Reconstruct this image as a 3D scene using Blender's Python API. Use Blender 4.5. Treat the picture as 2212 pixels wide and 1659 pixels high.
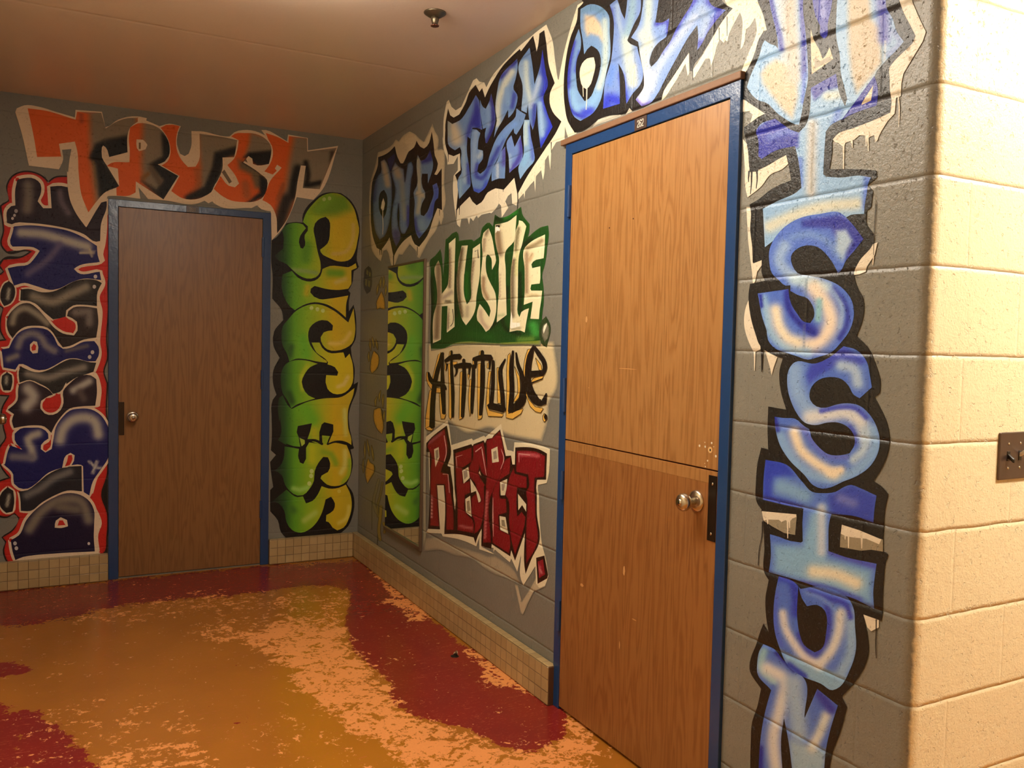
import bpy, bmesh, math, random
import numpy as np
from mathutils import Vector, Matrix
from mathutils.geometry import delaunay_2d_cdt
for o in list(bpy.data.objects): bpy.data.objects.remove(o)
SC = bpy.context.scene
# ------------------------------------------------------------------ camera
F_PX, YAW, PITCH, ROLL = 1844.414, 0.4832679, -0.0467071, 0.0218984
CAM = np.array([-1.7238, 0.0, 1.4259])
cy, sy, cp, sp, cr, sr = math.cos(YAW), math.sin(YAW), math.cos(PITCH), math.sin(PITCH), math.cos(ROLL), math.sin(ROLL)
FW = np.array([sy*cp, cy*cp, sp]); RT0 = np.array([cy, -sy, 0.0]); UP0 = np.cross(RT0, FW)
RT = RT0*cr+UP0*sr; UP = -RT0*sr+UP0*cr
cd = bpy.data.cameras.new('camera'); cam = bpy.data.objects.new('camera', cd); SC.collection.objects.link(cam)
cd.sensor_fit = 'HORIZONTAL'; cd.sensor_width = 36.0; cd.lens = F_PX/2212*36.0; cd.clip_start = 0.02
m = Matrix.Identity(4)
for i in range(3):
    m[i][0] = RT[i]; m[i][1] = UP[i]; m[i][2] = -FW[i]; m[i][3] = CAM[i]
cam.matrix_world = m
SC.camera = cam
# ------------------------------------------------------------------ light and exposure
SC.view_settings.view_transform = 'Standard'; SC.view_settings.look = 'None'
SC.view_settings.gamma = 1.0; SC.view_settings.use_curve_mapping = False
SC.view_settings.exposure = 0.0
wd = bpy.data.worlds.new('world'); SC.world = wd; wd.use_nodes = True
wd.node_tree.nodes['Background'].inputs[0].default_value = (1.0, .8, .6, 1)
wd.node_tree.nodes['Background'].inputs[1].default_value = 0.03
LAMP_COL = (1.0, .92, .78)
LAMP_CORRIDOR = 40.0      # emission of the fixture over the corridor, just above the frame
LAMP_LOBBY = 80.0         # emission of the fixture in the lobby, right of the camera
# ------------------------------------------------------------------ room dimensions (metres)
YF = 5.4492               # far wall
YC = 1.2752               # white wall / outer corner
XL = -2.05                # left wall
ZC = 2.7313               # ceiling
def ray(p):
    x = (p[0]-1106)/F_PX; y = (829.5-p[1])/F_PX
    return FW+x*RT+y*UP
def on_right(p):
    d = ray(p); t = -CAM[0]/d[0]; h = CAM+t*d; return h[1], h[2]
def on_far(p):
    d = ray(p); t = (YF-CAM[1])/d[1]; h = CAM+t*d; return h[0], h[2]
def to_px(P):
    v = np.asarray(P)-CAM; return 1106+F_PX*(v@RT)/(v@FW), 829.5-F_PX*(v@UP)/(v@FW)
def lin(c):
    c = np.asarray(c, float)/255.0
    return np.where(c <= .04045, c/12.92, ((c+.055)/1.055)**2.4)
def L3(*c): return tuple(float(v) for v in lin(c))+(1.0,)
# ------------------------------------------------------------------ node helpers
class NT:
    def __init__(s, name):
        s.m = bpy.data.materials.new(name); s.m.use_nodes = True; s.t = s.m.node_tree
        s.b = s.t.nodes['Principled BSDF']
    def n(s, typ, ins=None, **kw):
        x = s.t.nodes.new(typ)
        for k, v in kw.items(): setattr(x, k, v)
        for k, v in (ins or {}).items():
            if hasattr(v, 'is_output'): s.t.links.new(v, x.inputs[k])
            else: x.inputs[k].default_value = v
        return x
    def m2(s, op, a, b=0.0, c=0.0, clamp=False):
        x = s.n('ShaderNodeMath', {0: a, 1: b, 2: c}, operation=op); x.use_clamp = clamp; return x.outputs[0]
    def mix(s, f, a, b, blend='MIX'):
        x = s.n('ShaderNodeMix', data_type='RGBA', blend_type=blend)
        for i, v in ((0, f), (6, a), (7, b)):
            if hasattr(v, 'is_output'): s.t.links.new(v, x.inputs[i])
            else: x.inputs[i].default_value = v
        return x.outputs[2]
    def noise(s, vec, scale, detail=3.0, rough=.55, dist=0.0):
        return s.n('ShaderNodeTexNoise', {'Vector': vec, 'Scale': scale, 'Detail': detail, 'Roughness': rough, 'Distortion': dist}).outputs['Fac']
    def ramp(s, f, stops):
        x = s.n('ShaderNodeValToRGB', {0: f}); e = x.color_ramp.elements
        while len(e) < len(stops): e.new(0.5)
        for q, (p, c) in zip(e, stops): q.position = p; q.color = c if len(c) == 4 else tuple(c)+(1,)
        return x.outputs[0]
    def pos(s): return s.n('ShaderNodeNewGeometry').outputs['Position']
    def sep(s, v):
        x = s.n('ShaderNodeSeparateXYZ', {0: v}); return x.outputs
    def comb(s, x, y, z): return s.n('ShaderNodeCombineXYZ', {0: x, 1: y, 2: z}).outputs[0]
    def link(s, o, name): s.t.links.new(o, s.b.inputs[name])
def solid(name, col, rough=.5, metal=0.0, spec=.5, bump=None):
    k = NT(name); k.b.inputs['Base Color'].default_value = col; k.b.inputs['Roughness'].default_value = rough
    k.b.inputs['Metallic'].default_value = metal; k.b.inputs['Specular IOR Level'].default_value = spec
    f = k.noise(k.pos(), 30.0, 3.0)
    k.link(k.mix(k.m2('MULTIPLY', f, .35), col, tuple(v*.72 for v in col[:3])+(1,)), 'Base Color')
    if bump:
        h = k.noise(k.pos(), bump[0], 3.0)
        k.link(k.n('ShaderNodeBump', {'Height': h, 'Distance': bump[1], 'Strength': 1.0}).outputs[0], 'Normal')
    return k.m
GREY = L3(131, 129, 120); GREY2 = L3(113, 112, 104); CREAM = L3(234, 222, 186)
def block_mat(name, axis, paint=False, cream=False, zoff=-.0024, j0=1.832, corner=False, groove_d=.0042, gloss=.34, spec=.5):
    """painted concrete block: axis 1 = wall runs along y, axis 0 = along x"""
    k = NT(name); P = k.pos(); X, Y, Z = k.sep(P)
    u = Y if axis == 1 else X
    z = k.m2('SUBTRACT', Z, zoff)
    row = k.m2('FLOOR', k.m2('DIVIDE', z, .2032)); par = k.m2('MODULO', k.m2('ADD', row, 20.0), 2.0)
    wob = k.m2('MULTIPLY', k.m2('SUBTRACT', k.noise(P, 7.0, 3.0), .5), .008)
    dz = k.m2('PINGPONG', k.m2('ADD', z, wob), .1016)
    uu = k.m2('ADD', k.m2('ADD', k.m2('SUBTRACT', u, j0), 20*.4064), k.m2('MULTIPLY', par, .2032))
    du = k.m2('PINGPONG', k.m2('ADD', uu, wob), .2032)
    def groove(d, w):
        t = k.m2('SUBTRACT', 1.0, k.m2('DIVIDE', d, w), clamp=True); return k.m2('MULTIPLY', t, t)
    gz = groove(dz, .0105); gu = k.m2('MULTIPLY', groove(du, .009), .35)
    g = k.m2('MAXIMUM', gz, gu)
    rough_n = k.noise(P, 60.0, 5.0, .62); pit = k.noise(P, 190.0, 3.0, .6); pv = k.noise(P, 85.0, 4.0, .7, .4)
    pits = k.m2('SUBTRACT', 1.0, k.m2('MULTIPLY', k.m2('SUBTRACT', .40, pv, clamp=True), 9.0), clamp=True)
    h = k.m2('ADD', k.m2('MULTIPLY', rough_n, .0020), k.m2('MULTIPLY', pit, .0013))
    h = k.m2('ADD', h, k.m2('MULTIPLY', pits, .0026))
    h = k.m2('SUBTRACT', h, k.m2('MULTIPLY', g, groove_d))
    k.link(k.n('ShaderNodeBump', {'Height': h, 'Distance': 1.0, 'Strength': .8}).outputs[0], 'Normal')
    base = k.mix(k.noise(P, 2.2, 4.0), GREY, GREY2)
    if corner or cream:
        cr_ = k.mix(k.noise(P, 1.4, 3.0), CREAM, L3(222, 206, 164))
        if cream and not corner: base = cr_
        else:
            e = k.m2('ADD', X, k.m2('MULTIPLY', k.m2('SUBTRACT', k.noise(P, 60.0, 4.0), .5), .010))
            base = k.mix(k.m2('MULTIPLY', k.m2('SUBTRACT', e, .0085), 160.0, clamp=True), base, cr_)
    if paint:
        a = k.n('ShaderNodeAttribute', attribute_name='Paint')
        col = k.mix(k.m2('MULTIPLY', k.m2('SUBTRACT', k.noise(P, 120.0, 3.0), .5), .06, clamp=True), a.outputs['Color'], (.25, .25, .22, 1))
        base = k.mix(a.outputs['Alpha'], base, col)
    dirt = k.m2('MULTIPLY', gz, 38*groove_d)
    base = k.mix(dirt, base, (.10, .085, .065, 1)) if not paint else k.mix(k.m2('MULTIPLY', gz, 28*groove_d), base, (.06, .055, .05, 1))
    k.link(base, 'Base Color')
    k.b.inputs['Roughness'].default_value = gloss; k.b.inputs['Specular IOR Level'].default_value = spec
    return k.m
def wood_mat(name, axis, c1, c2, c3, seed=0.0):
    k = NT(name); P = k.pos(); X, Y, Z = k.sep(P); u = Y if axis == 1 else X
    u = k.m2('ADD', u, seed)
    v1 = k.comb(k.m2('MULTIPLY', u, 9.0), 0.0, k.m2('MULTIPLY', Z, .75))
    n1 = k.noise(v1, 1.6, 3.0, .5, .3)
    ring = k.m2('ADD', .5, k.m2('MULTIPLY', k.m2('SINE', k.m2('MULTIPLY', n1, 62.0)), .5))
    ring = k.m2('POWER', ring, 2.0)
    fib = k.noise(k.comb(k.m2('MULTIPLY', u, 210.0), 3.0, k.m2('MULTIPLY', Z, 2.2)), 1.0, 3.0, .6)
    pores = k.noise(k.comb(k.m2('MULTIPLY', u, 420.0), 7.0, k.m2('MULTIPLY', Z, 26.0)), 1.0, 2.0, .5)
    big = k.noise(k.comb(k.m2('MULTIPLY', u, 3.0), 1.0, k.m2('MULTIPLY', Z, .8)), 1.0, 3.0)
    f = k.m2('ADD', k.m2('MULTIPLY', ring, .36), k.m2('MULTIPLY', fib, .45))
    col = k.ramp(f, [(.18, c1), (.5, c2), (.9, c3)])
    col = k.mix(k.m2('MULTIPLY', k.m2('SUBTRACT', .40, pores, clamp=True), 2.2, clamp=True), col, c3)
    col = k.mix(k.m2('MULTIPLY', big, .45), col, c2)
    k.link(col, 'Base Color'); k.b.inputs['Roughness'].default_value = .38
    k.link(k.n('ShaderNodeBump', {'Height': fib, 'Distance': .0006, 'Strength': .5}).outputs[0], 'Normal')
    return k.m
def tile_mat(name, axis, j):
    k = NT(name); P = k.pos(); X, Y, Z = k.sep(P); u = Y if axis == 1 else X
    a = k.m2('PINGPONG', k.m2('ADD', k.m2('SUBTRACT', u, j), 20*.0508), .0254)
    b = k.m2('PINGPONG', k.m2('ADD', Z, .0508*2-.004), .0254)
    d = k.m2('MINIMUM', a, b); g = k.m2('SUBTRACT', 1.0, k.m2('DIVIDE', d, .0021), clamp=True)
    tone = k.n('ShaderNodeTexWhiteNoise', {'Vector': k.comb(k.m2('FLOOR', k.m2('DIVIDE', k.m2('ADD', k.m2('SUBTRACT', u, j), .0), .0508)), k.m2('FLOOR', k.m2('DIVIDE', Z, .0508)), 0.0)}, noise_dimensions='3D').outputs['Value']
    c = k.mix(tone, L3(186, 162, 116), L3(166, 142, 98))
    c = k.mix(k.m2('MULTIPLY', k.noise(P, 40.0, 4.0), .4), c, L3(140, 110, 68))
    k.link(k.mix(g, c, L3(88, 60, 36)), 'Base Color'); k.b.inputs['Roughness'].default_value = .3
    k.link(k.n('ShaderNodeBump', {'Height': k.m2('MULTIPLY', g, -.0018), 'Distance': 1.0, 'Strength': .8}).outputs[0], 'Normal')
    return k.m
def floor_mat():
    k = NT('painted_concrete_floor'); P = k.pos()
    a = k.n('ShaderNodeAttribute', attribute_name='Zone'); R, G, B = k.n('ShaderNodeSeparateColor', {0: a.outputs['Color']}).outputs
    n1 = k.noise(P, 9.0, 6.0, .62, .6); n2 = k.noise(P, 34.0, 5.0, .65, 1.0); n3 = k.noise(P, 110.0, 4.0, .6)
    och = k.mix(k.noise(P, 3.0, 4.0), L3(176, 112, 36), L3(150, 92, 30))
    och = k.mix(k.m2('MULTIPLY', B, .55), och, L3(180, 118, 26))
    red = k.mix(k.noise(P, 5.0, 4.0), L3(140, 38, 28), L3(118, 32, 30))
    r = k.m2('GREATER_THAN', k.m2('ADD', R, k.m2('MULTIPLY', k.m2('SUBTRACT', k.m2('ADD', k.m2('MULTIPLY', n1, .5), k.m2('MULTIPLY', n2, .5)), .5), 3.2)), .5)
    col = k.mix(r, och, red)
    n4 = k.noise(P, 46.0, 8.0, .74, .5); nn = k.m2('ADD', k.m2('MULTIPLY', n4, .55), k.m2('MULTIPLY', k.noise(P, 13.0, 5.0, .6, 1.0), .45))
    pk = k.m2('MULTIPLY', k.m2('SUBTRACT', k.m2('ADD', G, k.m2('MULTIPLY', k.m2('SUBTRACT', nn, .5), 5.6)), .78), 26.0, clamp=True)
    peel = k.mix(n3, L3(236, 160, 90), L3(216, 136, 72))
    sc = k.noise(k.n('ShaderNodeMapping', {'Vector': P, 'Scale': (1.0, 5.0, 1.0), 'Rotation': (0, 0, .6)}).outputs[0], 24.0, 6.0, .7, 2.0)
    scr = k.m2('MULTIPLY', k.m2('SUBTRACT', sc, .60), 24.0, clamp=True)
    col = k.mix(k.m2('MULTIPLY', scr, .7), col, L3(196, 104, 72))
    col = k.mix(pk, col, peel)
    k.link(col, 'Base Color')
    k.link(k.m2('ADD', .16, k.m2('ADD', k.m2('MULTIPLY', pk, .3), k.m2('MULTIPLY', n2, .12))), 'Roughness')
    h = k.m2('ADD', k.m2('MULTIPLY', pk, -.0006), k.m2('MULTIPLY', n1, .0008))
    k.link(k.n('ShaderNodeBump', {'Height': h, 'Distance': 1.0, 'Strength': .5}).outputs[0], 'Normal')
    return k.m
def ceiling_mat():
    k = NT('painted_ceiling'); P = k.pos(); X, Y, Z = k.sep(P)
    c = k.mix(k.noise(P, 1.5, 4.0), L3(226, 206, 190), L3(214, 194, 178)); k.link(c, 'Base Color')
    k.b.inputs['Roughness'].default_value = .34
    seam = k.m2('SUBTRACT', 1.0, k.m2('DIVIDE', k.m2('ABSOLUTE', k.m2('SUBTRACT', Y, 3.95)), .02), clamp=True)
    h = k.m2('ADD', k.m2('MULTIPLY', k.noise(P, 60.0, 4.0), .0007), k.m2('MULTIPLY', seam, -.0022))
    k.link(k.n('ShaderNodeBump', {'Height': h, 'Distance': 1.0, 'Strength': .6}).outputs[0], 'Normal')
    return k.m
def emit_mat(name, col, s):
    k = NT(name); k.b.inputs['Base Color'].default_value = (.8, .8, .8, 1)
    k.b.inputs['Emission Color'].default_value = tuple(col)+(1,); k.b.inputs['Emission Strength'].default_value = s
    return k.m
# ------------------------------------------------------------------ mesh helpers
def link(name, me, mat=None, parent=None):
    o = bpy.data.objects.new(name, me); SC.collection.objects.link(o)
    if mat is not None and me is not None:
        me.materials.append(mat)
    if parent is not None: o.parent = parent
    return o
def empty(name, loc, label=None, cat=None, group=None, kind=None):
    o = link(name, None); o.location = loc; o.empty_display_size = .1
    tag(o, label, cat, group, kind); return o
def tag(o, label=None, cat=None, group=None, kind=None):
    for a, b in (('label', label), ('category', cat), ('group', group), ('kind', kind)):
        if b: o[a] = b
    return o
def put(o, parent):
    """parent o while keeping it where it was modelled (world coordinates)"""
    o.parent = parent; o.matrix_parent_inverse = Matrix.Translation(parent.location).inverted(); return o
def bm_obj(name, bm, mat, parent=None, smooth=False):
    me = bpy.data.meshes.new(name); bm.to_mesh(me); bm.free()
    if smooth:
        for p in me.polygons: p.use_smooth = True
    o = link(name, me, mat)
    if parent is not None: put(o, parent)
    return o
def add_box(bm, lo, hi, bev=0.0, seg=2):
    r = bmesh.ops.create_cube(bm, size=1.0); vs = r['verts']
    for v in vs:
        v.co = Vector([lo[i]+(v.co[i]+.5)*(hi[i]-lo[i]) for i in range(3)])
    if bev:
        es = list({e for v in vs for e in v.link_edges})
        bmesh.ops.bevel(bm, geom=es, offset=bev, segments=seg, affect='EDGES', profile=.5)
def box(name, lo, hi, mat, parent=None, bev=0.0, seg=2):
    bm = bmesh.new(); add_box(bm, lo, hi, bev, seg); return bm_obj(name, bm, mat, parent)
def add_lathe(bm, prof, org, axis, n=32):
    """profile [(distance along axis, radius)]"""
    ax = Vector(axis).normalized(); t = Vector((0, 0, 1)) if abs(ax.z) < .9 else Vector((1, 0, 0))
    e1 = ax.cross(t).normalized(); e2 = ax.cross(e1); rings = []
    for (h, r) in prof:
        rings.append([bm.verts.new(Vector(org)+ax*h+(e1*math.cos(2*math.pi*i/n)+e2*math.sin(2*math.pi*i/n))*max(r, 1e-5)) for i in range(n)])
    for a, b in zip(rings, rings[1:]):
        for i in range(n):
            bm.faces.new((a[i], a[(i+1) % n], b[(i+1) % n], b[i]))
    for rg, fl in ((rings[0], True), (rings[-1], False)):
        bm.faces.new(list(reversed(rg)) if fl else rg)
def lathe(name, prof, org, axis, mat, parent=None, n=32):
    bm = bmesh.new(); add_lathe(bm, prof, org, axis, n); bmesh.ops.recalc_face_normals(bm, faces=bm.faces)
    o = bm_obj(name, bm, mat, parent, True)
    return o
def quads(name, fs, mat, parent=None):
    bm = bmesh.new()
    for f in fs: bm.faces.new([bm.verts.new(v) for v in f])
    bmesh.ops.remove_doubles(bm, verts=bm.verts, dist=1e-5)
    return bm_obj(name, bm, mat, parent)
# ---- paint tracing library
# ---- traced outlines: every outline is given in photograph pixels and projected onto its wall ----
def crop(x0, y0, s):
    def f(t):
        out = []
        for p in t.split():
            a, b = p.split(',')
            out.append((x0 + float(a)/s, y0 + float(b)/s))
        return out
    return f
def smooth(pts, closed=True, step=7.0, corner=48):
    P = np.array(pts, float); n = len(P)
    if n < 3: return P
    keep = [True]
    tan = np.zeros_like(P); sharp = np.zeros(n, bool)
    for i in range(n):
        if not closed and i in (0, n-1): sharp[i] = True; continue
        a = P[i]-P[i-1]; b = P[(i+1) % n]-P[i]
        la = np.hypot(*a)+1e-9; lb = np.hypot(*b)+1e-9
        c = np.clip((a@b)/(la*lb), -1, 1)
        if math.degrees(math.acos(c)) > corner: sharp[i] = True
        t = a/la*lb + b/lb*la
        tan[i] = t/(np.hypot(*t)+1e-9)
    out = []
    m = n if closed else n-1
    for i in range(m):
        j = (i+1) % n
        d = P[j]-P[i]; L = np.hypot(*d)
        t0 = (d/L if sharp[i] else tan[i])*L if L > 0 else d
        t1 = (d/L if sharp[j] else tan[j])*L if L > 0 else d
        k = max(1, min(12, int(L/step)))
        if sharp[i] and sharp[j]: k = 1
        for q in range(k):
            u = q/k
            h = (2*u**3-3*u**2+1)*P[i] + (u**3-2*u**2+u)*t0 + (-2*u**3+3*u**2)*P[j] + (u**3-u**2)*t1
            out.append(h)
    if not closed: out.append(P[-1])
    return np.array(out)
def ribbon(pts, w, corner=60):
    """outline of a brush line along pts; w one width or (start, end) or a list of widths"""
    P = smooth(pts, False, 5.0, corner); n = len(P)
    if n < 2: return P
    s = np.concatenate([[0], np.cumsum(np.hypot(*(P[1:]-P[:-1]).T))]); s = s/max(s[-1], 1e-6)
    ws = np.atleast_1d(np.array(w, float))
    W = np.interp(s, np.linspace(0, 1, len(ws)), ws)/2 if len(ws) > 1 else np.full(n, ws[0]/2)
    d = np.zeros_like(P); d[1:-1] = P[2:]-P[:-2]; d[0] = P[1]-P[0]; d[-1] = P[-1]-P[-2]
    d /= (np.hypot(*d.T)[:, None]+1e-9)
    N = np.stack([-d[:, 1], d[:, 0]], 1)
    e0 = P[0]-d[0]*W[0]*.7; e1 = P[-1]+d[-1]*W[-1]*.7
    return np.vstack([P+N*W[:, None], [e1], (P-N*W[:, None])[::-1], [e0]])
def inside(poly, X):
    P = np.asarray(poly); x, y = X[:, 0], X[:, 1]; r = np.zeros(len(X), bool)
    q = np.roll(P, -1, 0)
    for (x1, y1), (x2, y2) in zip(P, q):
        if y1 == y2: continue
        m = ((y1 > y) != (y2 > y))
        r ^= m & (x < (x2-x1)*(y-y1)/(y2-y1)+x1)
    return r
def segdist(line, X, closed=False):
    P = np.asarray(line, float); D = np.full(len(X), 1e9)
    m = len(P) if closed else len(P)-1
    if len(P) == 1: return np.hypot(*(X-P[0]).T)
    for i in range(m):
        a = P[i]; b = P[(i+1) % len(P)]; ab = b-a; L = ab@ab+1e-9
        t = np.clip(((X-a)@ab)/L, 0, 1)
        D = np.minimum(D, np.hypot(*(X-a-t[:, None]*ab).T))
    return D
def sstep(a, b, x):
    t = np.clip((x-a)/(b-a+1e-9), 0, 1); return t*t*(3-2*t)
def shade(sh, X):
    """rgba (sRGB 0-255, alpha 0-1) of the sprayed paint at pixel positions X"""
    C = np.tile(np.array(sh['rgb'], float), (len(X), 1)); A = np.ones(len(X))
    for st in sh['st']:
        if st[0] == 'e':            # colour sprayed along the edge: ('e', width, rgb)
            d = segdist(sh['poly'], X, True); w = 1-sstep(0, st[1], d)
            w = w*(st[3] if len(st) > 3 else 1)
        elif st[0] == 'fade':       # spray thins out towards the edge
            d = segdist(sh['poly'], X, True); A = A*sstep(0, st[1], d); continue
        elif st[0] == 'gx':         # colours graded across: ('gx', [(x, rgb), ...])
            xs = [q[0] for q in st[1]]
            C = np.stack([np.interp(X[:, 0], xs, [q[1][k] for q in st[1]]) for k in range(3)], 1); continue
        elif st[0] == 'a':          # overall thinness
            A = A*st[1]; continue
        elif st[0] == 'f':          # soft filled area: ('f', pts, soft, rgb)
            pl = st[1]; d = segdist(pl, X, True); d = np.where(inside(pl, X), -d, d)
            w = 1-sstep(-st[2]*.5, st[2]*.5, d)
            w = w*(st[4] if len(st) > 4 else 1)
        else:                       # soft brush line: ('s', pts, width, rgb[, strength])
            d = segdist(smooth(st[1], False, 9.0, 89), X); hw = st[2]/2; w = np.exp(-(d/(hw*1.12))**2.4)
            w = w*(st[4] if len(st) > 4 else 1)
        c = np.array(st[3] if st[0] in 'fs' else st[2], float)
        C = C*(1-w[:, None])+c*w[:, None]
    return C, A
WORDS = []
class Word:
    def __init__(s, name, label, cat, wall, group=None):
        s.name, s.label, s.cat, s.wall, s.group = name, label, cat, wall, group
        s.parts = []; s.cur = None; WORDS.append(s)
    def part(s, name, label=None):
        s.cur = (name, label, []); s.parts.append(s.cur); return s
    def F(s, z, rgb, pts, *st, sm=True, corner=48):
        poly = smooth(pts, True, 7.0, corner) if sm else np.array(pts, float)
        s.cur[2].append(dict(z=z, rgb=rgb, poly=poly, st=list(st))); return s
    def K(s, z, rgb, pts, w, *st, corner=60):
        s.cur[2].append(dict(z=z, rgb=rgb, poly=ribbon(pts, w, corner), st=list(st))); return s
    def dot(s, z, rgb, pts, r, *st):
        for (x, y) in pts:
            a = np.linspace(0, 2*math.pi, 11)[:-1]
            s.cur[2].append(dict(z=z, rgb=rgb, poly=np.stack([x+r*np.cos(a), y+r*1.1*np.sin(a)], 1), st=list(st)))
        return s
# ------------------------------------------------------------------ materials
M_RIGHT = block_mat('grey_block_right', 1, corner=True)
M_FAR = block_mat('grey_block_far', 0, groove_d=.0018, gloss=.5, spec=.35, zoff=-.010, j0=-.30)
M_PR = block_mat('mural_paint_right', 1, paint=True)
M_PF = block_mat('mural_paint_far', 0, paint=True, zoff=-.010, j0=-.30, groove_d=.0018, gloss=.5, spec=.3)
M_WHITE = block_mat('cream_block', 0, gloss=.42, spec=.4, cream=True, j0=.13)
M_WHITE_Y = block_mat('cream_block_side', 1, cream=True)
M_FLOOR = floor_mat(); M_CEIL = ceiling_mat()
M_OAK = wood_mat('oak_veneer', 1, L3(162, 118, 68), L3(146, 101, 54), L3(112, 72, 34))
M_OAK2 = wood_mat('oak_veneer_lower', 1, L3(148, 100, 54), L3(130, 83, 41), L3(100, 60, 28), 3.7)
M_OAKF = wood_mat('shaded_oak_veneer', 0, L3(132, 92, 52), L3(118, 79, 42), L3(96, 62, 32), 1.3)  # same oak as the Dutch door; the far end's dimness is in its colours
M_BLUE = solid('blue_enamel', L3(26, 60, 108), .26, bump=(40.0, .0012))
M_STRIP = solid('brown_strip', L3(122, 88, 62), .6, bump=(80.0, .001))
M_CAULK = solid('white_caulk', L3(216, 208, 188), .6, bump=(120.0, .001))
M_STEEL = solid('satin_steel', L3(205, 196, 180), .24, 1.0)
M_DARKMETAL = solid('dark_bronze_plate', L3(54, 44, 36), .38, .8)
M_PLATE = solid('brown_number_plate', L3(62, 42, 32), .4)
M_DIGIT = solid('white_digits', L3(235, 230, 215), .5)
M_TR = tile_mat('glazed_tile_right', 1, 2.852); M_TF = tile_mat('glazed_tile_far', 0, -.584)
M_MIRROR = NT('mirror_glass').m
_b = M_MIRROR.node_tree.nodes['Principled BSDF']; _b.inputs['Base Color'].default_value = (.86, .9, .86, 1); _b.inputs['Metallic'].default_value = 1.0; _b.inputs['Roughness'].default_value = .015
M_CHAN = solid('brown_mirror_channel', L3(112, 92, 74), .35, .5)
M_SPR = solid('tarnished_sprinkler_metal', L3(104, 92, 74), .35, .8)
M_SPRR = solid('rusty_sprinkler_deflector', L3(96, 52, 34), .45, .5)
M_SWP = solid('brown_steel_switch_plate', L3(104, 88, 80), .28, .75)
M_DARK = solid('black_toggle', L3(30, 24, 20), .4)
M_WHT = solid('white_toggle', L3(240, 236, 228), .35)
M_HOUS = solid('lamp_housing', L3(225, 222, 214), .5)
# ------------------------------------------------------------------ shell
# right wall with the opening for door 262 and the rounded outer corner
OY0, OY1, OZ = 1.915, 2.845, 2.185
def wall_right():
    bm = bmesh.new(); r = .030
    ys = [YC+r, YC+r+.004, OY0, OY1, YF+.12]; zs = [0.0, OZ, ZC+.02]
    def q(*v): bm.faces.new([bm.verts.new(p) for p in v])
    for a in range(4):
        for b in range(2):
            if a == 2 and b == 0: continue
            q((0, ys[a], zs[b]), (0, ys[a], zs[b+1]), (0, ys[a+1], zs[b+1]), (0, ys[a+1], zs[b]))
    # reveals and back
    q((0, OY0, 0), (.14, OY0, 0), (.14, OY0, OZ), (0, OY0, OZ)); q((0, OY1, 0), (0, OY1, OZ), (.14, OY1, OZ), (.14, OY1, 0)); q((0, OY0, OZ), (.14, OY0, OZ), (.14, OY1, OZ), (0, OY1, OZ))
    q((.14, OY0, 0), (.14, OY1, 0), (.14, OY1, OZ), (.14, OY0, OZ))
    n = 10; pts = [(r-r*math.cos(t*math.pi/2/n), YC+r-r*math.sin(t*math.pi/2/n)) for t in range(n+1)]
    for (x0, y0), (x1, y1) in zip(pts, pts[1:]):
        q((x0, y0, 0), (x1, y1, 0), (x1, y1, OZ), (x0, y0, OZ)); q((x0, y0, OZ), (x1, y1, OZ), (x1, y1, ZC+.02), (x0, y0, ZC+.02))
    bmesh.ops.remove_doubles(bm, verts=bm.verts, dist=1e-5); bmesh.ops.recalc_face_normals(bm, faces=bm.faces)
    if [f for f in bm.faces if abs(f.calc_center_median().x) < 1e-6][0].normal.x > 0: bmesh.ops.reverse_faces(bm, faces=bm.faces)
    o = bm_obj('wall_right', bm, M_RIGHT)
    for p in o.data.polygons: p.use_smooth = len([v for v in p.vertices if 0 < o.data.vertices[v].co.x < .03]) > 0
    return o
tag(wall_right(), 'grey painted block wall with murals, mirror and door 262, ending in a rounded corner', kind='structure')
tag(box('wall_far', (XL-.15, YF, 0), (0, YF+.12, ZC+.02), M_FAR), 'grey painted block wall with murals around door 261', kind='structure')
tag(box('wall_front', (.030, YC, 0), (3.3, YC+.14, ZC+.02), M_WHITE), 'cream painted block wall right of the rounded corner', kind='structure')
tag(box('wall_left', (XL-.15, -2.6, 0), (XL, YF, ZC+.02), M_WHITE_Y), 'cream block wall along the left edge', kind='structure')
tag(box('wall_side', (3.3, -2.6, 0), (3.42, YC+.14, ZC+.02), M_WHITE_Y), kind='structure')
tag(box('wall_back', (XL-.15, -2.72, 0), (3.42, -2.6, ZC+.02), M_WHITE), kind='structure')
tag(box('ceiling', (XL-.15, -2.72, ZC), (3.42, YF+.12, ZC+.1), M_CEIL), 'pinkish brown painted ceiling', kind='structure')
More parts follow.
